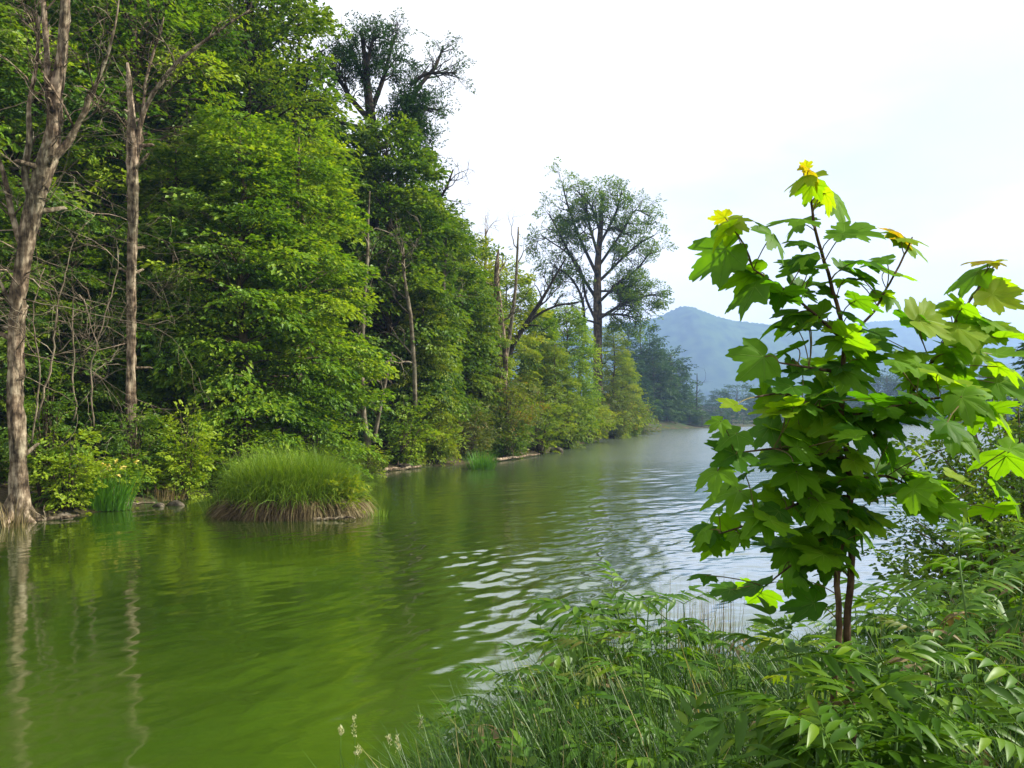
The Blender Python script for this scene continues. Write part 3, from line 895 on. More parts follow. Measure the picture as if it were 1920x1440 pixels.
CP(dome2, 'rounded green tree sloping down towards the broken pole stumps', 880, 52, 440, h_d2, 1.3, 'olive')
CP(dome2, 'olive green tree behind the broken pole stumps', 950, 62, 500, h_d2, 3.0, 'olive')
CP(dome1, 'yellow green tree below the leaning dark limb', 1015, 66, 585, h_d1, 4.1, 'bright', 0.8)
CP(dome2, 'fresh green tree in front of the tall airy oak', 1060, 72, 575, h_d2, 5.2, 'bright')
CP(hb2, 'yellow green tree on the shore just right of the oak trunk', 1150, 94, 610, h_h2, 0.7, 'olive', 0.9)
CP(hb1, 'yellow green tree tapering down to the water right of the oak', 1172, 104, 668, h_h1, 2.9, 'olive', 0.8)
CP(hb1, 'layered green tree over the shore below the broken pole stumps', 900, 46.5, 560, h_h1, 5.0, 'olive', 0.85)
CP(hb2, 'layered green tree over the shore with pale slim trunk', 790, 39.0, 520, h_h2, 1.9, 'olive', 0.9)
CP(hb1, 'layered green tree on the shore left of the oak trunk', 1040, 62, 640, h_h1, 0.4, 'olive', 0.9)


# dark ivy-clad tree sticking out above the wood
def ivy_tree():
    Y = 42.5
    rg = np.random.default_rng(55)
    x = at_px(700, Y); g = gz1(x, Y); base = np.array([x, Y, g])
    root = empty('old_tree', base, 'dark ivy covered old tree with bare crooked limbs against the sky', 'tree', G_WOOD)
    m = MB()
    Q, R = px_path([(702, 620, 26), (700, 480, 26), (698, 380, 24), (700, 300, 22), (698, 230, 19), (690, 170, 15), (686, 120, 11), (678, 60, 6)], Y, 0.1, rg)
    Q = np.concatenate([[base + [0, 0, -0.4]], Q]); R = np.r_[R[0] * 1.2, R]
    m.tube(Q - base, R, 10, rough=0.06); m.build('trunk', M['barkdark'], root, True)
    limbs = [[(700, 260, 14), (745, 210, 11), (785, 140, 9), (812, 100, 7), (826, 60, 4)], [(770, 165, 7), (800, 145, 6), (830, 138, 4), (856, 135, 3)],
             [(700, 235, 12), (660, 190, 9), (625, 130, 7), (600, 95, 4)], [(698, 250, 11), (650, 240, 8), (610, 225, 6), (580, 215, 4)],
             [(696, 200, 11), (720, 140, 8), (735, 90, 6), (742, 60, 4)], [(690, 170, 10), (665, 110, 7), (650, 70, 4)],
             [(715, 250, 10), (755, 226, 7), (790, 206, 5), (826, 212, 3)], [(700, 280, 12), (745, 255, 8), (775, 235, 5)], [(690, 140, 8), (700, 90, 6), (712, 70, 4)],
             [(740, 330, 9), (790, 290, 6), (815, 275, 4)]]
    tips = []
    for b in limbs:
        bq, brd = px_path(b, Y, 0.35, rg)
        mbr = MB(); mbr.tube(bq - base, brd, 6, rough=0.05)
        for k in range(13):
            i_ = rg.integers(len(bq) // 4, len(bq) - 1)
            bare(mbr, bq[i_] - base, nrm(bq[i_ + 1] - bq[i_]) + nrm(rg.normal(size=3)) * 0.8, rg.uniform(0.5, 1.15), brd[i_] * 0.45 + 0.012, 2, rg, tips=tips, trop=0.05, kink=0.2)
        mbr.build('branch', M['barkdark'], root, True)
    # ivy on trunk, limbs and inner twigs
    cr = MB()
    P = np.array([t[0] for t in tips]); D = np.array([t[1] for t in tips])
    ctr = W(690, 190, Y) - base
    dist = np.linalg.norm((P - ctr) * [1, 1, 1.1], axis=1)
    keep = rg.random(len(P)) < np.clip(1.3 - dist / 3.6, 0.08, 0.9)
    P, D = P[keep], D[keep]
    k = rg.integers(0, len(Q), 260); pq = Q[k] - base; pq = pq[pq[:, 2] > 10]
    a = rg.uniform(0, 6.28, len(pq))
    P = np.concatenate([P, pq]); D = np.concatenate([D, np.stack([np.cos(a), np.sin(a), np.full(len(a), 0.5)], 1)])
    put_sprays(cr, P, D, np.array([[0, 0, 1.]]) + rg.normal(size=(len(P), 3)) * 0.6, rg.uniform(0.35, 0.75, len(P)), np.clip(rg.normal(0.3, 0.2, len(P)), 0, 1), rg, n=24, leaf=0.17, width=0.5, jit=0.7)
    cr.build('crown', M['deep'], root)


ivy_tree()


# the airy oak at the bend of the shore
def oak():
    Y = 92.0
    rg = np.random.default_rng(77)
    x = at_px(1122, Y); g = gz1(x, Y); base = np.array([x, Y, g])
    root = empty('oak_tree', base, 'tall airy oak with straight bare trunk and open crown at the shore bend', 'tree')
    Q, R = px_path([(1122, 800, 20), (1121, 740, 18), (1121, 660, 17), (1121, 600, 17), (1120, 540, 15), (1122, 480, 12), (1127, 420, 9), (1130, 365, 5)], Y, 0.1, rg)
    Q = np.concatenate([[base + [0, 0, -0.5]], Q]); R = np.r_[R[0] * 1.25, R]
    m = MB(); m.tube(Q - base, R, 12, rough=0.05); m.build('trunk', M['bark'], root, True)
    limbs = [[(1121, 600, 9), (1160, 575, 7), (1200, 560, 5), (1225, 555, 3)], [(1120, 590, 8), (1165, 590, 6), (1195, 600, 3)],
             [(1120, 570, 9), (1160, 530, 7), (1195, 505, 5), (1222, 470, 3)], [(1121, 530, 9), (1170, 480, 7), (1205, 450, 5), (1228, 440, 3)],
             [(1122, 500, 8), (1170, 430, 6), (1190, 390, 4), (1215, 410, 3)], [(1124, 460, 8), (1155, 400, 6), (1165, 360, 3)],
             [(1120, 560, 9), (1080, 500, 7), (1050, 440, 5), (1030, 400, 3)], [(1120, 520, 9), (1085, 440, 7), (1065, 380, 5), (1055, 345, 3)],
             [(1118, 600, 8), (1100, 560, 7), (1090, 500, 6), (1060, 470, 4), (1015, 440, 3)], [(1120, 480, 8), (1100, 410, 6), (1095, 360, 3)],
             [(1088, 690, 9), (1098, 620, 8), (1092, 560, 7), (1070, 520, 5), (1035, 500, 3)], [(1121, 545, 7), (1150, 545, 5), (1190, 530, 3)],
             [(1121, 610, 6), (1085, 600, 4), (1060, 590, 3)], [(1125, 440, 7), (1110, 390, 5), (1080, 360, 3)], [(1121, 678, 5), (1136, 680, 4), (1142, 676, 2)]]
    tips = []
    for li, b in enumerate(limbs):
        bq, brd = px_path(b, Y, 0.55, rg)
        brd = brd * 0.75
        if li == 10:                                   # the companion stem beside the trunk
            bq = np.concatenate([[np.array([bq[0][0] - 0.3, Y - 0.3, gz1(bq[0][0], Y) - 0.2])], bq]); brd = np.r_[brd[0], brd]
        mbr = MB(); mbr.tube(bq - base, brd, 6, rough=0.04)
        if li != 14:
            for k in range(15):
                i_ = rg.integers(len(bq) // 4, len(bq) - 1) if li != 10 else rg.integers(len(bq) // 2, len(bq) - 1)
                bare(mbr, bq[i_] - base, nrm(bq[i_ + 1] - bq[i_]) + nrm(rg.normal(size=3)) * 0.95, rg.uniform(0.9, 2.0), brd[i_] * 0.4 + 0.03, 2, rg, tips=tips, trop=0.0, kink=0.24, ratio=0.6)
        mbr.build('branch', M['barkdark'], root, True)
    cr = MB()
    P = np.array([t[0] for t in tips]); D = np.array([t[1] for t in tips])
    keep = rg.random(len(P)) < np.where(hum(P[:, 0] + P[:, 1] * 0.6, P[:, 2], 0.75) > -0.1, 0.72, 0.14)
    P, D = P[keep], D[keep]
    put_sprays(cr, P, D, np.array([[0, 0, 1.]]) + rg.normal(size=(len(P), 3)) * 0.5, rg.uniform(0.6, 1.1, len(P)), np.clip(rg.normal(0.5, 0.22, len(P)), 0, 1), rg, n=12, leaf=0.24, width=0.5, jit=0.5)
    cr.build('crown', M['mid'], root)


oak()

# slim pale trunks, broken poles and the leaning limb in the middle of the bank
dead_stem('pale slim bare trunk standing at the water right of the tussock', [(690, 830, 13), (682, 780, 11), (679, 700, 10), (680, 620, 9), (684, 560, 8), (690, 480, 7), (690, 420, 5), (694, 360, 3)], 33.8, 41, 9, 'birch', 'slim_tree', 1.6)
dead_stem('short leaning pale stem beside the slim bare trunk', [(700, 830, 9), (712, 770, 8), (722, 720, 6), (735, 660, 4)], 33.6, 42, 5, 'birch', 'slim_tree', 1.2)
dead_stem('pale slim trunk with a kink halfway, second from the tussock', [(778, 760, 10), (777, 690, 9), (773, 640, 9), (770, 590, 8), (758, 520, 7), (756, 460, 5)], 36.5, 43, 7, 'birch', 'slim_tree', 1.4)
dead_stem('thin pale trunk half hidden by leaves, third from the tussock', [(822, 700, 8), (824, 640, 8), (830, 570, 7), (834, 500, 6), (836, 440, 4)], 40.5, 44, 6, 'birch', 'slim_tree', 1.4)
dead_stem('stout broken pole stump with a jagged top in mid bank', [(936, 735, 15), (934, 680, 14), (932, 600, 14), (931, 540, 12), (932, 490, 9), (935, 468, 3)], 47.0, 45, 5, 'dead', 'broken_trunk', 1.2)
dead_stem('thinner broken pole leaning against the stout stump', [(945, 735, 11), (948, 680, 10), (941, 600, 8), (936, 545, 5)], 46.6, 46, 3, 'dead', 'broken_trunk', 0.9)
dead_stem('thin bare double pole rising above the canopy', [(938, 740, 8), (948, 680, 8), (960, 600, 7), (967, 540, 6), (970, 480, 5), (972, 428, 3)], 47.5, 47, 3, 'birch', 'slim_tree', 1.6)
dead_stem('dark limb leaning out to the right in front of the oak', [(945, 690, 17), (965, 640, 16), (985, 610, 15), (1003, 582, 13), (1020, 555, 9), (1040, 520, 7), (1062, 482, 4)], 52.0, 48, 8, 'barkdark', 'leaning_tree', 1.8)
dead_stem('dark side limb spreading level below the oak crown', [(990, 604, 9), (1015, 585, 8), (1045, 572, 7), (1085, 566, 4)], 51.8, 49, 5, 'barkdark', 'leaning_tree', 1.2)

# bare twiggy trees against the sky
dead_stem('bare dark sapling top against the sky beside the ivy covered tree', [(535, 420, 10), (545, 300, 9), (556, 180, 8), (562, 90, 6), (558, 20, 5), (566, -40, 3)], 34.5, 50, 14, 'barkdark', 'bare_tree', 2.0)
dead_stem('bare grey twig top above the yellow green trees', [(862, 600, 8), (866, 520, 7), (868, 460, 5), (872, 415, 3)], 53, 51, 10, 'twig', 'bare_tree', 1.8)
dead_stem('thin bare twig top beside the broken pole stumps', [(905, 600, 8), (908, 520, 7), (912, 470, 5), (910, 430, 3)], 55, 52, 10, 'twig', 'bare_tree', 1.8)
dead_stem('dark forked branch standing out of the right side of the wood', [(800, 420, 8), (822, 380, 6), (838, 350, 5), (850, 318, 3)], 44, 53, 9, 'barkdark', 'bare_tree', 1.3)

# ------------------------------------------------------------------ shoreline shrubs
G_SH = 'shrubs along the left shore'
def PS(label, px, Y, top, R, mat, seed, stems=26, sprays=9, size=0.7, nleaf=26, leaf=0.16, group=G_SH, **kw):
    x = at_px(px, Y); g = gz1(x, Y)
    return shrub(label, x, Y, mat, group=group, H=max(0.5, CAMZ + (HZ - top) / F * Y - g), R=R, stems=stems, sprays=sprays, size=size, nleaf=nleaf, leaf=leaf, seed=seed, **kw)


PS('bright leafy bush at the water between the two dead trunks', 125, 19.0, 800, 1.05, 'bright', 201, size=0.45, leaf=0.22, base_t=0.85)
PS('green bush climbing the foot of the forked dead trunk', 85, 18.9, 690, 0.7, 'mid', 202, size=0.4, leaf=0.2, base_t=0.5)
PS('low bright bush under the grey snag', 215, 20.9, 860, 0.9, 'bright', 203, size=0.42, leaf=0.22, base_t=0.8)
PS('upright fern like bush glowing left of the tussock', 345, 22.8, 775, 0.85, 'bright', 204, size=0.55, leaf=0.2, base_t=0.9, up=1.2)
PS('green bush hiding the foot of the grey snag', 250, 21.7, 735, 0.8, 'mid', 231, size=0.5, leaf=0.2, base_t=0.5)
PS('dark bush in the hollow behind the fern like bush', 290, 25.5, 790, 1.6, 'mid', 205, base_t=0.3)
PS('leafy bush hanging over the bank behind the tussock', 455, 25.0, 770, 1.5, 'bright', 206, base_t=0.55)
PS('green bush right behind the tussock top', 590, 28.5, 770, 1.7, 'bright', 207, base_t=0.5)
PS('small yellow green bush at the right end of the tussock', 690, 31.0, 825, 0.7, 'olive', 208, size=0.45, leaf=0.2)
PS('green bush overhanging the muddy margin', 760, 36.6, 745, 1.7, 'bright', 209, size=0.8, base_t=0.6)
PS('broad leafy bush with pale tips over dark water', 815, 38.6, 780, 1.4, 'olive', 210, base_t=0.5)
PS('rust tinged bush overhanging the shore behind the reed clump', 880, 42.0, 760, 1.8, 'russet', 211, size=0.9, base_t=0.45)
PS('russet bush in mid bank below the broken stumps', 945, 46.5, 700, 2.2, 'russet', 212, size=1.0, base_t=0.45, stems=34)
PS('green bush above the dark bank right of the reed clump', 955, 45.5, 790, 1.5, 'mid', 213, base_t=0.5)
PS('yellow green bush by the pale driftwood', 1010, 51.5, 735, 2.4, 'olive', 214, size=1.0, base_t=0.5, stems=34)
PS('green bush at the water right of the driftwood', 1060, 61, 720, 2.8, 'olive', 215, size=1.2, stems=34, base_t=0.5)
PS('golden bush at the foot of the oak', 1100, 76, 745, 3.2, 'olive', 216, size=1.3, stems=38, base_t=0.7)
PS('orange tinged bush on the shore right of the oak foot', 1140, 93, 725, 4.0, 'russet', 217, size=1.6, stems=40, base_t=0.45)
PS('yellow bush second from the end of the near point', 1168, 104, 735, 3.6, 'olive', 218, size=1.6, stems=36, base_t=0.65)
PS('low golden bush ending the near point of the shore', 1190, 117, 760, 3.6, 'russet', 219, size=1.6, stems=36, base_t=0.4)
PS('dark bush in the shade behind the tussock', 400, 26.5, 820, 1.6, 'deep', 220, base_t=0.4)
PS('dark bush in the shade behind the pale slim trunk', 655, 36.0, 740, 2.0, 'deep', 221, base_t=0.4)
PS('green bush at the left edge behind the forked dead trunk', -10, 19.6, 800, 1.0, 'mid', 222, size=0.5, leaf=0.2)
PS('dense bush on the slope between the snag and the hornbeam', 200, 25.0, 700, 2.2, 'mid', 223, size=0.9, stems=36, base_t=0.4)

# ------------------------------------------------------------------ sedge tussock, reeds, litter of the margin
def blades(mb, P, D, L, wd, bend, tint, seg=4):
    """arching blades: roots P, start directions D, length L, width wd"""
    n = len(P)
    D = nrm(D)
    hor = D.copy(); hor[:, 2] = 0; hor = nrm(hor + 1e-4)
    side = nrm(np.cross(D, hor + np.array([0.001, 0.002, 0.0])) + np.random.default_rng(1).normal(size=D.shape) * 0.15)
    pts = []
    p = P.copy(); d = D.copy()
    for s in range(seg + 1):
        w = wd * (1 - (s / seg) ** 1.6) * 0.5 + 0.0004
        pts.append(np.stack([p - side * w[:, None], p + side * w[:, None]], 1))
        p = p + d * (L / seg)[:, None]
        d = nrm(d + (hor * 0.35 + np.array([0, 0, -1.0])) * (bend / seg)[:, None])
    V = np.stack(pts, 1)                               # n, seg+1, 2, 3
    idx = np.arange(n)[:, None] * (seg + 1) * 2
    q = np.concatenate([idx + np.array([2 * s, 2 * s + 1, 2 * s + 3, 2 * s + 2]) for s in range(seg)], 0)
    mb.add(V.reshape(-1, 3), q, np.repeat(tint, (seg + 1) * 2))


def tussock():
    rg = np.random.default_rng(91)
    Y = 18.9; x = at_px(548, Y)
    root = empty('grass_tussock', (x, Y, 0), 'large grass tussock with brown skirt standing in the water', 'tussock')
    a_, b_, hh = 1.58, 0.95, 0.82
    # peat mound
    th = np.linspace(0, 2 * np.pi, 36, endpoint=False); hs = np.linspace(0, 1, 9)
    V = []
    for h in hs:
        r = (1 - h ** 5) * 0.98 + 0.02
        rr = r * (1 + 0.06 * np.sin(th * 5 + h * 4) + 0.04 * np.sin(th * 11 + 1))
        V.append(np.stack([a_ * rr * np.cos(th), b_ * rr * np.sin(th), np.full_like(th, -0.35 + (hh + 0.35) * h)], 1))
    V = np.concatenate(V); k = len(th)
    i, j = np.meshgrid(np.arange(len(hs) - 1), np.arange(k), indexing='ij')
    q = np.stack([i * k + j, i * k + (j + 1) % k, (i + 1) * k + (j + 1) % k, (i + 1) * k + j], -1).reshape(-1, 4)
    m = MB(); m.add(V, q); m.build('mound', M['ground'], root, True)
    # living blades
    n = 10000
    r = np.sqrt(rg.random(n)); t = rg.uniform(0, 2 * np.pi, n)
    P = np.stack([a_ * 0.97 * r * np.cos(t), b_ * 0.97 * r * np.sin(t), hh * (1 - (r * 0.93) ** 5) - 0.02], 1)
    out = np.stack([np.cos(t) * r, np.sin(t) * r, np.zeros(n)], 1)
    cl = rg.integers(0, 90, n); clean = rg.normal(size=(90, 3)) * 0.22; cll = rg.uniform(0.55, 1.45, 90); clt = rg.normal(size=90) * 0.18
    P[:, :2] += (rg.normal(size=(90, 2)) * 0.12)[cl]
    D = out * rg.uniform(0.1, 0.75, n)[:, None] + rg.normal(size=(n, 3)) * 0.2 + clean[cl] + np.array([0.08, 0, 1.0])
    m = MB(); blades(m, P, D, rg.uniform(0.42, 0.85, n) * cll[cl], rg.uniform(0.008, 0.015, n), rg.uniform(0.2, 1.6, n) + 2.2 * np.clip(r - 0.7, 0, 1) * rg.uniform(0, 3, n), np.clip(rg.normal(0.55, 0.2, n) + clt[cl], 0, 1))
    tag(m.build('green_blades', M['sedge'], root), kind='stuff')
    # dry skirt hanging to the water
    n = 3200
    t = rg.uniform(0, 2 * np.pi, n); z = hh * rg.uniform(0.04, 0.5, n)
    r = (1 - (z / hh) ** 5 * 0.9) * 0.98
    P = np.stack([a_ * r * np.cos(t), b_ * r * np.sin(t), z], 1)
    D = np.stack([np.cos(t), np.sin(t), rg.normal(size=n) * 0.4 + 0.1], 1) + rg.normal(size=(n, 3)) * 0.25
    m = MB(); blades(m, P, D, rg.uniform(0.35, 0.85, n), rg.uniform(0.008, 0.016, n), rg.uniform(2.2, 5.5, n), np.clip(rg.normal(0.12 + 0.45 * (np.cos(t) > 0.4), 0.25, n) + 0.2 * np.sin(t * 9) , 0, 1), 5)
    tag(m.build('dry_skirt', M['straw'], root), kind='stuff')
    # leafy weeds rooted on its right shoulder
    m = MB()
    Pn = np.stack([rg.uniform(1.0, 1.75, 60), rg.uniform(-0.8, 0.2, 60), rg.uniform(0.15, 0.85, 60)], 1)
    put_sprays(m, Pn, np.array([[0.5, -0.6, 0.7]]) + rg.normal(size=(60, 3)) * 0.5, np.array([[0, 0, 1.]]) + rg.normal(size=(60, 3)) * 0.4, rg.uniform(0.2, 0.42, 60), rg.uniform(0.5, 1, 60), rg, n=14, leaf=0.3)
    m.build('weeds', M['olive'], root)


tussock()


def blade_clump(name, label, cat, px, Y, w, h, n, mat, seed, bend=(0.1, 0.7), lean=0.0, z=None, wd=(0.012, 0.022), group=None):
    rg = np.random.default_rng(seed)
    x = at_px(px, Y); g = max(-0.12, gz1(x, Y) - 0.03) if z is None else z
    r = np.sqrt(rg.random(n)); t = rg.uniform(0, 6.283, n)
    P = np.stack([w * r * np.cos(t), w * 0.6 * r * np.sin(t), np.full(n, -0.05)], 1)
    D = np.stack([np.cos(t) * r * 0.35 + lean, np.sin(t) * r * 0.35, np.ones(n)], 1) + rg.normal(size=(n, 3)) * 0.1
    m = MB(); blades(m, P, D, h * rg.uniform(0.6, 1.08, n), rg.uniform(wd[0], wd[1], n), rg.uniform(bend[0], bend[1], n), np.clip(rg.normal(0.5, 0.25, n), 0, 1))
    o = m.build(name, M[mat]); o.location = (x, Y, g)
    return tag(o, label, cat, group)


blade_clump('reed_clump', 'small bright reed clump standing in the water by the dark bank', 'reeds', 903, 36.0, 0.55, 1.12, 330, 'reed', 301, wd=(0.02, 0.035))
blade_clump('reed_clump', 'dry straw coloured reeds at the foot of the forked dead trunk', 'reeds', 26, 16.7, 0.38, 0.75, 70, 'straw', 302, bend=(0.0, 1.2), z=-0.05)
blade_clump('iris_clump', 'green strap leaved clump with pale yellow flowers beside the bright bush', 'plant', 190, 19.8, 0.75, 1.15, 320, 'reed', 303, wd=(0.02, 0.04), bend=(0.2, 1.2))
blade_clump('sedge_clump', 'thin pale sedge at the right foot of the tussock', 'sedge', 712, 18.6, 0.35, 0.38, 60, 'sedge', 304, z=-0.04)
blade_clump('sedge_clump', 'low sedge at the left foot of the tussock', 'sedge', 408, 19.2, 0.4, 0.7, 140, 'sedge', 305, z=-0.04)
blade_clump('sedge_clump', 'green sedge on the bank between the bush and the tussock', 'sedge', 300, 21.9, 0.7, 0.5, 160, 'straw', 306)
# yellow flower heads over the iris clump
rg = np.random.default_rng(9)
fr_ = empty('flowering_stems', (at_px(200, 19.75), 19.75, gz1(at_px(200, 19.75), 19.75)), 'pale yellow flower heads above the strap leaved clump', 'flowers')
for k in range(14):
    m = MB(); st = np.array([rg.uniform(-0.75, 0.9), rg.uniform(-0.4, 0.3), 0]); top = st + [rg.normal() * 0.1, rg.normal() * 0.1, rg.uniform(0.7, 1.25)]
    m.tube(wander(st, top, 4, 0.01, rg), 0.006, 4); s_ = m.build('stem', M['herbstem'], fr_)
    m = MB(); nn = 9
    leaf_quads(m, np.repeat(top[None], nn, 0) + rg.normal(size=(nn, 3)) * 0.02, nrm(rg.normal(size=(nn, 3)) + [0, 0, 0.5]), nrm(rg.normal(size=(nn, 3))), rg.uniform(0.05, 0.09, nn), rg.uniform(0.03, 0.05, nn), rg.random(nn))
    m.build('flower', M['petal'], s_)


def rock(label, px, Y, s, seed, mat='stone', flat=0.55, name='rock'):
    rg = np.random.default_rng(seed)
    th = np.linspace(0, 2 * np.pi, 12, endpoint=False); ph = np.linspace(-1.4, 1.4, 7)
    V = []
    for p in ph:
        for t in th:
            d = np.array([np.cos(p) * np.cos(t), np.cos(p) * np.sin(t), np.sin(p)])
            r = 1 + 0.16 * math.sin(3 * t + seed) * np.cos(p) + 0.12 * math.cos(2 * p + t * 2 + seed) + rg.normal() * 0.05
            V.append(d * r * np.array([s, s * 0.7, s * flat]))
    k = 12
    i, j = np.meshgrid(np.arange(6), np.arange(k), indexing='ij')
    q = np.stack([i * k + j, i * k + (j + 1) % k, (i + 1) * k + (j + 1) % k, (i + 1) * k + j], -1).reshape(-1, 4)
    m = MB(); m.add(V, q)
    m.f.append(np.array([[72 + a for a in (0, 3, 6, 9)]])); m.f.append(np.array([[72, 73, 74, 75]]) - 0)
    o = m.build(name, M[mat], None, True)
    x = at_px(px, Y); o.location = (x, Y, max(gz1(x, Y), -0.02) + s * flat * 0.25)
    o.rotation_euler = (0, 0, rg.uniform(0, 6))
    return tag(o, label, 'rock' if 'rock' in name else 'driftwood')


rock('pale boulder on the bank where the russet bushes end', 1044, 54.0, 0.55, 401)
rock('small dark stone at the water below the iris clump', 330, 20.9, 0.22, 402)
rock('low stone on the muddy margin left of the tussock', 298, 20.6, 0.17, 403)
rock('brown stone under the forked trunk bank', 120, 18.3, 0.2, 404)
rock('flat stone on the muddy margin right of the tussock', 760, 36.1, 0.3, 405)
rock('pale stone at the tip of the near point', 1205, 132, 0.9, 406)


def log(label, pts, Ys, r, seed, mat='dead'):
    rg = np.random.default_rng(seed)
    P = np.array([[at_px(p[0], y_), y_, p[1]] for p, y_ in zip(pts, Ys)])
    base = P[0].copy(); base[2] = 0
    n = 12; t = np.linspace(0, 1, len(P)); tt = np.linspace(0, 1, n)
    Q = np.stack([np.interp(tt, t, P[:, c]) for c in range(3)], 1) + rg.normal(size=(n, 3)) * r * 0.3
    m = MB(); m.tube(Q - base, r * np.linspace(1, 0.45, n), 8, rough=0.1)
    for k in range(3):
        bare(m, Q[rg.integers(3, n - 2)] - base, rg.normal(size=3) + [0, 0, 0.8], rg.uniform(0.2, 0.5), r * 0.35, 1, rg)
    o = m.build('driftwood_log', M[mat], None, True); o.location = base
    tag(o, label, 'log')


log('thin floating log at the foot of the forked dead trunk', [(58, 0.02), (150, 0.05)], [17.6, 18.2], 0.06, 501)
log('drift branch lying along the mud below the iris clump', [(200, 0.12), (290, 0.1)], [20.0, 20.7], 0.05, 502, 'twig')
log('pale drift branch along the muddy margin right of the tussock', [(705, 0.08), (790, 0.1)], [33.6, 36.6], 0.09, 503)
log('drift log lying under the overhanging rust tinged bush', [(930, 0.1), (1010, 0.12)], [41.6, 48.5], 0.09, 504)
log('short driftwood at the right foot of the tussock', [(585, 0.03), (665, 0.05)], [17.8, 17.95], 0.045, 505)

ORD = ['first', 'second', 'third', 'fourth', 'fifth', 'sixth', 'seventh', 'eighth', 'ninth', 'tenth', 'eleventh', 'twelfth', 'thirteenth', 'fourteenth', 'fifteenth', 'sixteenth', 'seventeenth', 'eighteenth',
       'nineteenth', 'twentieth', 'twenty-first', 'twenty-second', 'twenty-third', 'twenty-fourth', 'twenty-fifth', 'twenty-sixth', 'twenty-seventh', 'twenty-eighth']
# ------------------------------------------------------------------ far trees
def conifer_meshes(H, R, seed, tiers=26, per=9):
    rg = np.random.default_rng(seed)
    tr, cr = MB(), MB()
    tr.tube(wander(np.array([0, 0, -0.5]), np.array([0, 0, H]), 8, H * 0.003, rg), H * 0.014 * np.linspace(1, 0.08, 8), 7)
    P, D, S = [], [], []
    for i in range(tiers):
        t = (i + rg.random() * 0.8) / tiers
        h = H * (0.08 + 0.92 * t)
        ln = R * (1 - t) ** 0.85 * rg.uniform(0.75, 1.15) + 0.25
        for k in range(per):
            az = rg.uniform(0, 6.283)
            d = np.array([math.cos(az), math.sin(az), rg.normal() * 0.12 - 0.12 + 0.5 * t])
            P.append(np.array([0, 0, h]) + d * ln * 0.12); D.append(d); S.append(ln)
            if ln > 1.5:
                for s in (0.45, 0.7):
                    P.append(np.array([0, 0, h]) + d * ln * s); D.append(d + rg.normal(size=3) * 0.35); S.append(ln * 0.5)
    P, D, S = np.array(P), np.array(D), np.array(S)
    put_sprays(cr, P, D, np.array([[0, 0, 1.]]) + rg.normal(size=(len(P), 3)) * 0.2, S, np.clip(rg.normal(0.45, 0.2, len(P)), 0, 1), rg, n=16, leaf=0.26, width=0.26, droop=0.25, jit=0.4, aspect=0.45)
    return tr, cr


def conifer(label, x, y, H, R, seed, group, mat='far'):
    root = empty('conifer', (x, y, gz1(x, y)), label, 'tree', group)
    t, c = conifer_meshes(H, R, seed)
    t.build('trunk', M['barkdark'], root, True); c.build('crown', M[mat], root)
    return root


G_FAR = 'dark trees on the far headland'
G_HAZ = 'hazy trees across the lake'
con1 = conifer('dark pointed tree topping the far headland', at_px(1218, 195), 195, CAMZ + (HZ - 618) / F * 195 - gz1(at_px(1218, 195), 195), 5.0, 601, G_FAR)
con2 = conifer('dark pointed tree at the right shoulder of the far headland', at_px(1246, 200), 200, CAMZ + (HZ - 645) / F * 200 - gz1(at_px(1246, 200), 200), 4.6, 602, G_FAR)
hc1 = CAMZ + (HZ - 618) / F * 195 - gz1(at_px(1218, 195), 195); hc2 = CAMZ + (HZ - 645) / F * 200 - gz1(at_px(1246, 200), 200)
far1 = tree('round blue green tree in the middle of the far headland', at_px(1200, 188), 188, 'far', group=G_FAR, H=21, h0=1.5, R=6.0, prof='dome', limbs=60, per_limb=12, size=2.6, nleaf=18, leaf=0.2, seed=611, trunk_r=0.4, e0=5, e1=60, droop=0.2, flat=0.5, twigs=False)
far2 = tree('lighter green tree near the water on the far headland', at_px(1225, 186), 186, 'far', group=G_FAR, H=15, h0=0.8, R=5.0, prof='dome', limbs=50, per_limb=12, size=2.2, nleaf=18, leaf=0.2, seed=612, trunk_r=0.3, e0=5, e1=60, droop=0.2, flat=0.5, base_t=0.65, twigs=False)


def FC(src, h, label, px, Y, top, rz, wide=1.3, group=G_FAR, mat=None):
    x = at_px(px, Y); g = max(0.2, gz1(x, Y))
    s = (CAMZ + (HZ - top) / F * Y - g) / h
    return copy_thing(src, (x, Y, g), rz, (s * wide, s), label, group, mat)


FC(con1, hc1, 'dark tree just behind the near point of shore', 1178, 180, 622, 1.0)
FC(con2, hc2, 'second dark pointed tree behind the near point of shore', 1192, 186, 628, 2.0)
FC(con1, hc1, 'dark pointed tree between the headland top and its shoulder', 1232, 205, 640, 3.0)
FC(far1, 21, 'round dark tree on the falling edge of the far headland', 1258, 196, 662, 1.5)
FC(con2, hc2, 'pointed tree on the falling edge of the far headland', 1262, 210, 672, 4.0, 0.8)
FC(far1, 21, 'dark rounded tree at the lower edge of the far headland', 1270, 200, 690, 2.5, 0.9)
FC(far2, 15, 'low tree by the water under the far headland edge', 1250, 190, 730, 0.6)
FC(far2, 15, 'low hazy tree at the tip of the far headland', 1284, 204, 735, 1.9, 1.1)
FC(far2, 15, 'lowest tree at the very tip of the far headland', 1300, 208, 752, 3.9, 1.2)
FC(far1, 21, 'tree low in the middle of the far headland', 1238, 192, 690, 5.0)
FC(far2, 15, 'shrubby tree at the left foot of the far headland', 1205, 180, 735, 4.4, 1.1)
FC(far2, 15, 'small tree in front of the far headland trees', 1268, 196, 760, 2.8, 1.2)
FC(far2, 15, 'bushy tree on the far headland waterline', 1228, 184, 752, 1.1, 1.2)
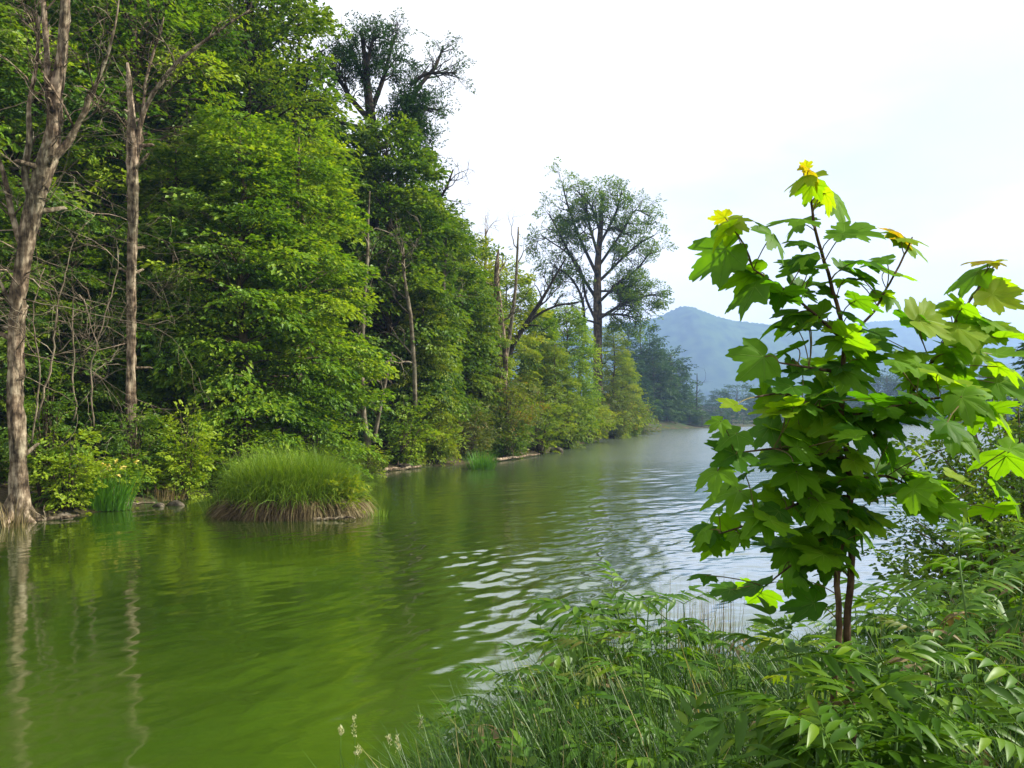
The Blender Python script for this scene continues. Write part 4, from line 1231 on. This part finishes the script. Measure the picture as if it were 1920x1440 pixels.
for kk, px_ in enumerate((1188, 1200, 1213, 1224, 1240, 1256, 1276, 1292, 1308)):
    FC(far2, 15, 'low waterside bush under the far headland, %s from the near point' % ORD[kk], px_, 172 + kk * 4, 770 + 6 * math.sin(kk * 2.3), kk * 0.9, 1.5)
for kk, px_ in enumerate((1316, 1334, 1352, 1372, 1394, 1416, 1440, 1464)):
    FC([far2, far1][kk % 2], [15, 21][kk % 2], 'low hazy bush on the shore beyond the headland, %s from its tip' % ORD[kk], px_, 198 + kk * 10, 774 + 7 * math.sin(kk * 1.9), kk * 1.7, 1.9, G_HAZ)
k = 0
for px in range(1304, 1960, 26):
    yy = 322 + 26 * math.sin(px * 0.7) + (px - 1300) * 0.02
    FC([far1, far2][k % 2], [21, 15][k % 2], 'hazy tree in the low treeline across the lake, %s from the headland' % ORD[k], px + 6 * math.sin(k * 2.1), yy, 738 + 14 * math.sin(k * 1.7) - (px > 1560) * 22, k * 1.3, 1.8, G_HAZ)
    k += 1
# tall thin bare stems at the tip of the headland
dead_stem('thin bare trunk standing in haze at the tip of the far headland', [(1306, 800, 2.6), (1306, 760, 2.4), (1307, 720, 2.0), (1307, 700, 1.2)], 204, 54, 3, 'barkdark', 'bare_tree', 3.0)
# conifer just outside the right side of the view, its twig tips reach into it
conifer('dark conifer at the right edge behind the willow bush', at_px(1985, 38), 38, 12.3, 2.0, 631, None, 'deep')

# ------------------------------------------------------------------ right: small leaved willow bush
shrub('small leaved willow bush by the water at the right edge', 4.75, 7.3, 'mid', name='willow_bush', H=2.75, R=1.15, stems=60, sprays=16, size=0.36, nleaf=24, leaf=0.15, seed=701, base_t=0.45, up=0.8, flat=0.8, width=0.3)
shrub('low willow bush in front of the small leaved one', 4.1, 6.5, 'mid', name='willow_bush', H=1.5, R=0.9, stems=44, sprays=13, size=0.34, nleaf=24, leaf=0.15, seed=702, base_t=0.4, up=0.6, flat=0.8, width=0.3)

# ------------------------------------------------------------------ maple sapling
SY = 2.2
def maple_mesh(seed, droop, cup):
    rg = np.random.default_rng(seed)
    keys = [(0, 1.0), (7, 0.90), (10, 0.78), (14, 0.80), (20, 0.68), (25, 0.58), (29, 0.62), (36, 0.78), (41, 0.80), (47, 0.92), (53, 0.82), (58, 0.80), (66, 0.66), (74, 0.54), (80, 0.58), (88, 0.62),
            (98, 0.72), (106, 0.62), (118, 0.58), (135, 0.48), (155, 0.42), (170, 0.30), (180, 0.08)]
    ang, rr = [], []
    for a, r in keys: ang.append(a); rr.append(r * rg.uniform(0.90, 1.08))
    for a, r in reversed(keys[1:-1]): ang.append(360 - a); rr.append(r * rg.uniform(0.95, 1.05))
    # add teeth between key points
    A, R = [], []
    n = len(ang)
    for i_ in range(n):
        a0, r0 = ang[i_], rr[i_]; a1, r1 = ang[(i_ + 1) % n] + (360 if i_ == n - 1 else 0), rr[(i_ + 1) % n]
        A += [a0, a0 + (a1 - a0) * 0.5]; R += [r0, (r0 + r1) / 2 * (1.045 if (i_ % 2) else 0.965)]
    A = np.radians(np.array(A)); R = np.array(R)
    for _ in range(rg.integers(0, 3)):                      # a bite or torn tip
        b_ = rg.integers(0, len(R)); R[b_:b_ + 2] *= rg.uniform(0.6, 0.85)
    lobes = np.radians([0, 48, -48, 100, -100])

    def zf(x, y):
        r2 = x * x + y * y
        th = np.arctan2(y, x)
        dl = np.min(np.abs(np.angle(np.exp(1j * (th[..., None] - lobes)))), -1)
        return -droop * r2 + cup * np.abs(y) * 0.5 + 0.16 * np.sqrt(r2) * np.clip(dl, 0, 0.5) + 0.03 * np.sin(x * 7 + seed) * np.cos(y * 6)
    V, Fc, T = [], [], []
    m = MB()
    rings = [0.0, 0.38, 0.72, 1.0]
    k = len(A)
    P = [np.zeros((1, 2))]
    for f in rings[1:]:
        P.append(np.stack([R * f * np.cos(A), R * f * np.sin(A)], 1))
    P = np.concatenate(P)
    V = np.concatenate([P, zf(P[:, 0], P[:, 1])[:, None]], 1)
    q = [[0, 1 + i_, 1 + (i_ + 1) % k, 1 + (i_ + 1) % k] for i_ in range(k)]
    for r_ in range(2):
        o1, o2 = 1 + r_ * k, 1 + (r_ + 1) * k
        q += [[o1 + i_, o2 + i_, o2 + (i_ + 1) % k, o1 + (i_ + 1) % k] for i_ in range(k)]
    m.add(V, q, 0.0)
    # veins: slim raised ribs along each lobe, on both faces
    for lb, ln in zip(lobes, (0.93, 0.82, 0.82, 0.55, 0.55)):
        s = np.linspace(0.02, ln, 6)
        for hgt in (0.004, -0.004):
            w = 0.013 * (1 - s / ln * 0.8)
            c = np.stack([s * np.cos(lb), s * np.sin(lb)], 1); nn = np.array([-np.sin(lb), np.cos(lb)])
            L_, R_ = c + nn * w[:, None], c - nn * w[:, None]
            vv = np.concatenate([np.c_[L_, zf(c[:, 0], c[:, 1]) + hgt], np.c_[R_, zf(c[:, 0], c[:, 1]) + hgt]])
            m.add(vv, [[a, a + 6, a + 7, a + 1] for a in range(5)], 1.0)
    me = m.mesh('maple_leaf', True)
    me.materials.append(M['maple'])
    return me


MAPLE = [maple_mesh(1, 0.12, 0.15), maple_mesh(2, 0.25, -0.1), maple_mesh(3, 0.05, 0.3), maple_mesh(4, 0.38, 0.1), maple_mesh(5, 0.18, -0.25), maple_mesh(6, 0.1, 0.45), maple_mesh(7, 0.3, 0.0), maple_mesh(8, -0.08, 0.1)]
A6 = [(740,120,710,75,80,.92),(750,140,865,225,150,.95),(745,170,560,300,240,.86),(770,215,760,310,150,.55),(830,260,770,380,160,.8),(840,260,930,420,200,.85),(880,290,1100,410,260,.6),(710,400,460,400,250,.5),  # tint last
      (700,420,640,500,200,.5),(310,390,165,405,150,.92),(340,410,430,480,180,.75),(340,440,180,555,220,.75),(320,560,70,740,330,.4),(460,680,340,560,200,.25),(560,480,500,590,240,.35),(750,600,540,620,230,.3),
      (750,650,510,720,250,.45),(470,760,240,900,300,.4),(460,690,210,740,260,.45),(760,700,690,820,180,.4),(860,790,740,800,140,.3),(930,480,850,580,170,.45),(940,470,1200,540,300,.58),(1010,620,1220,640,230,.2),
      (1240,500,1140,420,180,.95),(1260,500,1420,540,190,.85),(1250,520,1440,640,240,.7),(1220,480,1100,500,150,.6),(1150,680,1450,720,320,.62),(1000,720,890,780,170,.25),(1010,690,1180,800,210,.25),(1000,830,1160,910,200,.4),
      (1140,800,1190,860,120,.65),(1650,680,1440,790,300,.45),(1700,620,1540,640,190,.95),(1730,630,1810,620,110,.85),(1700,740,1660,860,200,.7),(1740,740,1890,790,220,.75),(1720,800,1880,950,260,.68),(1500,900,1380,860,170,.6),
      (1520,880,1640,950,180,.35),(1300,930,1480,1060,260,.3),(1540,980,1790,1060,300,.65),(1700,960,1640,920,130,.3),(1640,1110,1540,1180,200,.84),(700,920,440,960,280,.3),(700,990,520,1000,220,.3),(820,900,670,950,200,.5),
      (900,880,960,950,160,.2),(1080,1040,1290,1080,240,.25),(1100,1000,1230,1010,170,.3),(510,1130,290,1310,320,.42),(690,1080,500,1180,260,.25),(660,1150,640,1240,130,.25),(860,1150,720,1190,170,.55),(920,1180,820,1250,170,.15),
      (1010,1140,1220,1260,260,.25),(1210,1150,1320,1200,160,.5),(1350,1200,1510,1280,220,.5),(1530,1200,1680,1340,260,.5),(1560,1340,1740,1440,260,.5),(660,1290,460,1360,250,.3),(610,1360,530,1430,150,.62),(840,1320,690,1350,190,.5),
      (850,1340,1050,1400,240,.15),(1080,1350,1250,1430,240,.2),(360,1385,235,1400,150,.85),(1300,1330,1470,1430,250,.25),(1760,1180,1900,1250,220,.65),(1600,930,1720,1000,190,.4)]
A7 = [(270,80,180,140,120,.7),(590,40,370,40,240,.6),(350,140,200,220,190,.3),(520,110,340,150,210,.35),(560,130,800,230,290,.5),(660,70,830,150,220,.72),(820,70,940,110,160,.2),(950,70,1130,170,240,.6),(1400,90,1590,190,240,.3),
      (1600,-10,1800,220,300,.66),(310,250,195,340,170,.4),(390,340,250,440,200,.3),(590,230,390,280,240,.25),(760,340,590,345,180,.5),(720,360,890,440,230,.45),(950,390,1000,530,190,.55),(1060,380,1190,490,190,.62),(1110,290,1240,410,200,.4),
      (1260,250,1370,320,160,.7),(1290,440,1490,570,260,.65),(1420,350,1530,440,160,.68),(1450,200,1550,290,130,.65),(250,520,160,590,150,.45),(195,630,75,740,190,.4),(330,640,140,820,290,.5),(480,560,300,650,260,.5),(560,530,440,620,200,.25),
      (610,710,450,800,240,.4),(700,620,490,690,230,.2),(770,770,660,880,220,.4),(640,510,740,640,200,.2),(830,500,760,620,220,.12),(920,510,990,640,220,.12),(870,590,800,700,210,.12),(950,600,1040,700,220,.12),(1010,540,1160,660,230,.2),
      (1210,510,1370,590,210,.35),(900,790,960,870,150,.45),(450,910,240,1010,280,.3),(740,990,540,1090,280,.3),(600,890,680,960,130,.5),(200,850,70,845,140,.3),(700,880,790,960,180,.2),(470,500,350,560,180,.4),(640,440,520,470,200,.3),
      (700,250,600,330,200,.25),(1010,420,1130,440,190,.35),(840,420,770,480,180,.2),(1000,340,1090,330,170,.4),(560,380,420,420,220,.3)]
sap_x = at_px(1580, SY)
sap_base = np.array([sap_x, SY, gz1(sap_x, SY)])
sap = empty('maple_sapling', sap_base, 'young maple sapling with large lobed leaves standing in the foreground herbs', 'sapling')
STEMS = [[(1556, 1500, 14), (1566, 1300, 13), (1574, 1190, 12), (1568, 1090, 11.5), (1576, 1010, 12), (1592, 940, 13), (1590, 870, 13), (1580, 800, 11), (1583, 720, 10), (1588, 640, 9), (1572, 570, 7.5), (1550, 490, 6.5), (1535, 430, 5.5), (1526, 370, 4.5), (1512, 325, 3.5), (1505, 305, 2)],
         [(1618, 1500, 16), (1608, 1300, 15), (1600, 1180, 14), (1606, 1090, 13), (1604, 1010, 14), (1600, 950, 12)],
         [(1590, 866, 8), (1640, 815, 7), (1700, 755, 6), (1738, 690, 5.5), (1775, 625, 5), (1815, 560, 4.5), (1845, 515, 4), (1865, 488, 3)],
         [(1585, 640, 6), (1540, 600, 5), (1490, 560, 5), (1440, 525, 4), (1412, 505, 3)],
         [(1590, 640, 5), (1630, 590, 5), (1660, 530, 4), (1690, 470, 4), (1700, 445, 3)],
         [(1582, 780, 6), (1520, 760, 5), (1470, 735, 4), (1410, 745, 3)],
         [(1590, 930, 6), (1530, 930, 5), (1460, 960, 5), (1400, 985, 4), (1350, 1000, 3)],
         [(1600, 960, 6), (1540, 1010, 5), (1480, 1060, 4), (1430, 1100, 3)],
         [(1598, 900, 6), (1660, 890, 5), (1720, 920, 4), (1780, 950, 3)],
         [(1600, 780, 6), (1680, 760, 5), (1760, 745, 4), (1850, 740, 3)],
         [(1590, 860, 6), (1530, 850, 5), (1450, 840, 4), (1370, 850, 3)],
         [(1580, 700, 6), (1520, 690, 5), (1460, 680, 3)]]
rg = np.random.default_rng(808)
allst = []
for si, s in enumerate(STEMS):
    Q, R = px_path(s, SY, 0.0)
    n = len(Q)
    if si == 1: Q[:, 1] += 0.05 * np.linspace(1, 0.4, n)
    elif si >= 2:
        yn = SY + np.linspace(0, 1, n) ** 1.3 * rg.uniform(-0.22, 0.28)
        Q = np.stack([Q[:, 0] * yn / SY, yn, CAMZ + (Q[:, 2] - CAMZ) * yn / SY], 1)
    Q[:, 0] += np.cumsum(rg.normal(size=n)) * 0.0015
    if si < 2: Q[0][2] = min(Q[0][2], sap_base[2] - 0.1)
    allst.append(Q)
    m = MB(); m.tube(Q - sap_base, R, 8, rough=0.03)
    m.build('stem' if si < 2 else 'branch', M['sapstem'], sap, True)
allst = np.concatenate(allst)
LEAVES = [(1250 + a / 2.824, 270 + b / 2.824, 1250 + c / 2.824, 270 + d / 2.824, s / 2.824, t) for a, b, c, d, s, t in A6] + \
         [(1250 + a / 2.667, 760 + b / 2.667, 1250 + c / 2.667, 760 + d / 2.667, s / 2.667, t) for a, b, c, d, s, t in A7]
for k in range(14):   # inner leaves that close the crown
    py = rg.uniform(600, 1040); a = rg.uniform(0, 6.283); px = 1585 + rg.normal() * 75
    LEAVES.append((px, py, px + math.cos(a) * 60, py + 20 + 30 * rg.random(), 85, rg.uniform(0.15, 0.45)))
for k in range(15):   # the low left skirt of the crown
    jx, jy = rg.uniform(1330, 1560), rg.uniform(860, 1120)
    a = rg.uniform(1.6, 3.5); L_ = rg.uniform(70, 105)
    LEAVES.append((jx, jy, jx + L_ * math.cos(a), jy + 0.5 * L_ * abs(math.sin(a)), L_, rg.uniform(0.25, 0.6)))
for k in range(24):   # the right flank reaching to the edge of the view
    jx, jy = rg.uniform(1690, 1900), rg.uniform(560, 960)
    a = rg.uniform(-0.5, 1.6); L_ = rg.uniform(70, 105)
    LEAVES.append((jx, jy, jx + L_ * math.cos(a), jy + 0.5 * L_ * abs(math.sin(a)), L_, rg.uniform(0.4, 0.75)))
for k in range(125):   # smaller side leaves along every twig
    q_ = allst[rg.integers(20, len(allst))]
    jx, jy = 960 + q_[0] / q_[1] * F, HZ - (q_[2] - CAMZ) / q_[1] * F
    if jy > 1060 or jy < 420: continue
    a = rg.uniform(-0.5, 3.6); L_ = rg.uniform(48, 92)
    LEAVES.append((jx + 30 * math.cos(a), jy + 10 * math.sin(a), jx + (30 + L_) * math.cos(a), jy + 10 + 0.45 * L_ * math.sin(a), L_ * 1.1, rg.uniform(0.25, 0.7)))
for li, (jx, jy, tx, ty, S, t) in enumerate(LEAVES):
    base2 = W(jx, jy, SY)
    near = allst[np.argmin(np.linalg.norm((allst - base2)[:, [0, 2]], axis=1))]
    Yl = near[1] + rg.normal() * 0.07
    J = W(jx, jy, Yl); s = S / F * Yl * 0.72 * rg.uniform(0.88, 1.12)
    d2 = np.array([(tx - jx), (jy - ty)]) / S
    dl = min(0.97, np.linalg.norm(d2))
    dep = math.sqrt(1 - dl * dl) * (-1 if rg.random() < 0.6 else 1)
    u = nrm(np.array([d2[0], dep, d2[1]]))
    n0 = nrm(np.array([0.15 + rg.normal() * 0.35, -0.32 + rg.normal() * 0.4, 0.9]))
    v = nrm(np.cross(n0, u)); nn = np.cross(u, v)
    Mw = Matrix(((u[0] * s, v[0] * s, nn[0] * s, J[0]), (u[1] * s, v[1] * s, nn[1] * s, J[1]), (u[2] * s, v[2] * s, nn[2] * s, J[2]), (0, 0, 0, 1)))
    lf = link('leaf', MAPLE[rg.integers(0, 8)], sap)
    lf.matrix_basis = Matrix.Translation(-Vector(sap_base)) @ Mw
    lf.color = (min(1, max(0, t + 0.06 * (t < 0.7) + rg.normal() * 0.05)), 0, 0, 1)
    # leaf stalk back to the stem, a little lower down
    dist = np.linalg.norm(allst - (J + [0, 0, -0.04]), axis=1) + 0.8 * np.maximum(0, allst[:, 2] - J[2])
    Sx = allst[np.argmin(dist)]
    pa = bez(J, (J + Sx) / 2 - u * 0.2 * s + np.array([0, 0, 0.01]), Sx, 5)
    inv = np.array(Mw.inverted()); pl = (np.c_[pa, np.ones(5)] @ inv.T)[:, :3]
    m = MB(); m.tube(pl, 0.0016 / s, 4, 0.3 + 0.7 * rg.random()); m.build('petiole', M['petiole'], lf)

# ------------------------------------------------------------------ foreground herbs (elder-leaved) and grass
OUT = np.array([(560, 1520), (700, 1475), (790, 1440), (845, 1350), (950, 1262), (1090, 1155), (1200, 1108), (1300, 1112), (1400, 1150), (1500, 1170), (1640, 1120), (1700, 1075), (1800, 1040), (1920, 1000), (2060, 980)], float)
def outline(px):
    return np.interp(px, OUT[:, 0], OUT[:, 1])


def pinnate_mesh(seed, pairs=4, droop=0.35):
    rg = np.random.default_rng(seed)
    m = MB()
    ax = lambda s: np.array([s, 0, 0.10 * s - droop * s * s])
    sx = np.linspace(0, 0.78, 5)
    m.tube(np.array([ax(s) for s in sx]), 0.010 * np.linspace(1, 0.5, 5), 4, 0.75)
    spec = [(0.30 + 0.46 * i_ / (pairs - 1), sd * (1.0 - 0.1 * i_), 0.44 - 0.03 * abs(i_ - 1)) for i_ in range(pairs) for sd in (-1, 1)] + [(0.78, 0, 0.44)]
    for s, sd, ln in spec:
        o = ax(s); th = sd * rg.uniform(0.85, 1.15) * 0.95
        ln *= rg.uniform(0.88, 1.1); w = ln * 0.132
        u = nrm(np.array([math.cos(th), math.sin(th), -droop * s * 1.2 + rg.normal() * 0.12])); v = nrm(np.cross([0, 0, 1], u)); nn = np.cross(u, v)
        ts = np.array([0, 0.18, 0.42, 0.7, 1.0]); ws = np.array([0.12, 0.8, 1.0, 0.66, 0.02]) * w
        dr = -0.35 * ln * ts ** 2
        c = o + u * (ts * ln)[:, None] + nn * dr[:, None]
        Lf = c + v * ws[:, None] + nn * (ws * 0.35)[:, None]; Rt = c - v * ws[:, None] + nn * (ws * 0.35)[:, None]
        V = np.concatenate([Lf, c, Rt])
        q = [[a, a + 5, a + 6, a + 1] for a in range(4)] + [[a + 5, a + 10, a + 11, a + 6] for a in range(4)]
        m.add(V, q, np.clip(rg.normal(0.5, 0.2), 0, 1))
    me = m.mesh('pinnate_leaf', True); me.materials.append(M['elder'])
    return me


PIN = [pinnate_mesh(1), pinnate_mesh(2, 4, 0.5), pinnate_mesh(3, 3, 0.25), pinnate_mesh(4, 4, 0.15), pinnate_mesh(5, 3, 0.6)]
PIN_DRY = []
for src_, mt_ in ((PIN[1], 'russet'), (PIN[4], 'straw'), (PIN[0], 'olive')):
    c_ = src_.copy(); c_.materials.clear(); c_.materials.append(M[mt_]); PIN_DRY.append(c_)
rg = np.random.default_rng(31)


def herb(px, Y, top, label, size=0.30, pairs=5, group='elder leaved herbs on the near bank', dry=False):
    x = at_px(px, Y); g = gz1(x, Y)
    ht = CAMZ + (HZ - top) / F * Y - g - 0.03
    if ht < 0.18: return False
    size = size * min(1.05, 0.32 + 0.16 * Y)
    root = empty('leafy_herb', (x, Y, g), label, 'herb', group)
    tip = np.array([rg.normal() * 0.06, rg.normal() * 0.06, ht])
    path = wander(np.array([0, 0, -0.06]), tip, 6, 0.008, rg)
    m = MB(); m.tube(path, np.linspace(0.007, 0.0035, 6), 5, rg.random()); m.build('stem', M['herbstem'], root, True)
    a0 = rg.uniform(0, 6.28)
    nodes = max(2, min(pairs + 2, int(ht / 0.11)))
    for k_ in range(nodes):
        f = 1 - 0.66 * k_ / max(1, nodes)
        p = np.array([np.interp(f, np.linspace(0, 1, 6), path[:, c]) for c in range(3)])
        for sd in (0, math.pi):
            az = a0 + k_ * math.pi / 2 + sd + rg.normal() * 0.2
            el = rg.uniform(0.25, 0.75) if k_ == 0 else rg.uniform(-0.1, 0.45)
            lf = link('leaf', PIN_DRY[rg.integers(0, 3)] if (dry or rg.random() < 0.05) else PIN[rg.integers(0, 5)], root)
            lf.location = p; lf.rotation_euler = (rg.normal() * 0.25, -el, az)
            sc_ = size * rg.uniform(0.75, 1.15) * (0.8 if k_ == 0 else 1.0); lf.scale = (sc_,) * 3
    return True


SPEC = [(960, 3.5, 1262, 'leafy herb leaning over the water at the tip of the near bank'), (1090, 4.3, 1152, 'leafy herb crowning the left end of the bank thicket'), (1195, 4.5, 1104, 'tallest leafy herb left of the maple sapling'),
        (870, 3.3, 1345, 'small leafy herb at the outer edge of the near bank'), (1690, 3.6, 1110, 'leafy herb just right of the sapling stems'), (1850, 3.0, 1030, 'big leafy herb at the right edge under the willow'),
        (1690, 2.3, 1215, 'sunlit leafy herb close to the right of the sapling stems'), (1760, 2.0, 1300, 'pale leaved herb low right of the sapling'), (1460, 2.2, 1390, 'sunlit low herb at the bottom below the sapling'), (1290, 2.1, 1395, 'leafy herb low at the bottom edge left of the sapling'),
        (1570, 1.95, 1290, 'leafy herb directly in front of the sapling stems'), (1640, 1.8, 1330, 'leafy herb before the sapling, right of its stems'), (1520, 1.85, 1320, 'leafy herb before the sapling, left of its stems'),
        (1600, 1.65, 1385, 'lowest leafy herb before the sapling stems')]
for px, Y, top, lb in SPEC: herb(px, Y, top, lb, 0.34)
herb(1478, 2.5, 1195, 'withering reddish herb in the grass left of the sapling stems', 0.22, dry=True)
herb(1130, 3.9, 1195, 'yellowing herb in the thicket below its left crown', 0.24, dry=True)
herb(1720, 2.9, 1180, 'yellowing herb right of the sapling among green ones', 0.24, dry=True)
for kk, (px, Y, top) in enumerate([(1480, 2.0, 1215), (1500, 1.8, 1290), (1535, 2.05, 1225), (1550, 1.75, 1310), (1590, 2.05, 1258), (1610, 1.9, 1280), (1645, 2.0, 1225), (1665, 1.75, 1300), (1700, 1.9, 1235), (1735, 1.75, 1335), (1575, 1.6, 1380), (1630, 1.55, 1400)]):
    herb(px, Y, top, 'leafy herb hiding the feet of the sapling stems, %s from the left' % ORD[kk], 0.36)
ROWS = ((4.8, 8, 0.95, 'back row'), (4.3, 45, 0.85, 'second row from the water'), (3.8, 95, 0.8, 'third row from the water'), (3.2, 150, 0.7, 'middle row'), (2.7, 205, 0.75, 'second row from the front'), (2.15, 265, 0.75, 'front row'),
        (1.8, 330, 0.7, 'lowest row at the bottom edge'))
for Yr, off, p_keep, row in ROWS:
    nth = 0
    for px in np.arange(800, 2060, 62):
        pj = px + rg.normal() * 25; Yj = Yr + rg.normal() * 0.18
        mid = 1080 < pj < 1480 and off > 60
        if rg.random() > p_keep * (0.45 if mid else 1.0): continue
        top = outline(pj) + off + rg.normal() * 22
        if pj < 900 and off > 100: continue
        if top > 1500: continue
        if herb(pj, Yj, max(top, outline(pj)), 'elder leaved herb in the %s, %s from its left' % (row, ORD[nth]), rg.uniform(0.26, 0.36)): nth += 1

# tangled grass of the near bank
n = 36000
px = rg.uniform(560, 2080, n); Yg = 1.45 + 4.4 * rg.random(n) ** 1.25
x = (px - 960) / F * Yg
g = gz(x, Yg)
lim = CAMZ + (HZ - (outline(px) + 22 + 30 * rg.random(n))) / F * Yg - g
Lb = np.minimum(rg.uniform(0.45, 1.05, n), lim * 1.08)
ok = (Lb > 0.16) & (g > -0.03)
x, Yg, g, Lb = x[ok], Yg[ok], g[ok], Lb[ok]; n = len(x)
m = MB()
blades(m, np.stack([x, Yg, g - 0.03], 1), np.stack([rg.normal(size=n) * 0.28, rg.normal(size=n) * 0.28, np.ones(n)], 1), Lb, rg.uniform(0.005, 0.013, n), rg.uniform(0.2, 2.1, n), np.clip(rg.normal(0.5, 0.25, n), 0, 1), 4)
tag(m.build('grass', M['grass']), 'tangled green grass covering the near bank', 'grass', kind='stuff')
# fine dry culms standing against the water
n = 90
px = rg.uniform(1230, 1380, n); Yg = rg.uniform(4.9, 5.6, n); x = (px - 960) / F * Yg; g = gz(x, Yg)
Lb = CAMZ + (HZ - (rg.uniform(1060, 1130, n))) / F * Yg - g
m = MB(); blades(m, np.stack([x, Yg, g - 0.03], 1), np.stack([rg.normal(size=n) * 0.05, rg.normal(size=n) * 0.05, np.ones(n)], 1), Lb, rg.uniform(0.004, 0.007, n), rg.uniform(0.0, 0.25, n), rg.random(n), 4)
tag(m.build('dry_culms', M['straw']), 'fine dry stalks standing against the bright water left of the sapling', 'grass', kind='stuff')


# flowering grass heads at the bottom edge
def grass_head(px, top, Y, label, hl=0.05, lean=0.0, round_=False):
    x = at_px(px, Y); g = gz1(x, Y); tip = W(px, top, Y) - np.array([x, Y, g])
    root = empty('grass_stalk', (x, Y, g), label, 'grass stalk', 'pale seed heads in front of the water')
    path = bez(np.array([-lean, 0, -0.05]), np.array([-lean * 0.2, 0, tip[2] * 0.6]), tip, 7)
    m = MB(); m.tube(path, np.linspace(0.0024, 0.0012, 7), 5, 0.9); m.build('stalk', M['herbstem'], root, True)
    m = MB(); nn = 34
    s = rg.random(nn)
    ax = nrm(path[-1] - path[-2])
    c = path[-1] - ax * (s * hl)[:, None] + rg.normal(size=(nn, 3)) * (0.004 if not round_ else 0.006)
    leaf_quads(m, c, nrm(ax + rg.normal(size=(nn, 3)) * 0.5), nrm(rg.normal(size=(nn, 3))), np.full(nn, 0.014), np.full(nn, 0.006), rg.random(nn))
    m.build('seed_head', M['seed'], root)


grass_head(639, 1368, 3.2, 'grass stalk with a round pale head, leftmost at the bottom edge', 0.02, 0.0, True)
grass_head(664, 1345, 3.3, 'grass stalk with a slender pale spike beside the round head', 0.09, -0.03)
grass_head(672, 1405, 3.1, 'short grass stalk with a drooping cream head below the slender spike', 0.03, 0.05, True)
grass_head(729, 1380, 3.3, 'thin grass stalk with a small bent tip right of the spike', 0.04, -0.04)
grass_head(746, 1385, 3.0, 'stout pale grass stalk standing upright at the bottom edge', 0.05)
grass_head(790, 1345, 3.4, 'nodding grass spike arching in from the left over green water', 0.06, 0.12)

# ------------------------------------------------------------------ haze over the lake
def haze():
    lo_, hi_ = (-3200, -60, -3.0), (4200, 3300, 330)
    v = [(x_, y_, z_) for z_ in (lo_[2], hi_[2]) for y_ in (lo_[1], hi_[1]) for x_ in (lo_[0], hi_[0])]
    f = [(0, 2, 3, 1), (4, 5, 7, 6), (0, 1, 5, 4), (2, 6, 7, 3), (0, 4, 6, 2), (1, 3, 7, 5)]
    me = bpy.data.meshes.new('haze'); me.from_pydata(v, [], f)
    mt, n_, l_ = new_mat('lake_haze')
    o_ = n_.new('ShaderNodeOutputMaterial'); p_ = n_.new('ShaderNodeVolumePrincipled')
    p_.inputs['Color'].default_value = (0.38, 0.56, 0.97, 1)
    p_.inputs['Density'].default_value = 0.00034
    p_.inputs['Anisotropy'].default_value = 0.2
    l_.new(p_.outputs[0], o_.inputs['Volume'])
    me.materials.append(mt)
    o = bpy.data.objects.new('haze', me); COL.objects.link(o)
    tag(o, 'pale blue haze hanging over the lake and hills', 'haze', kind='stuff')


haze()
print('TRIS', sum(len(m.loops) - 2 * len(m.polygons) for m in bpy.data.meshes), 'OBJ', len(bpy.data.objects))
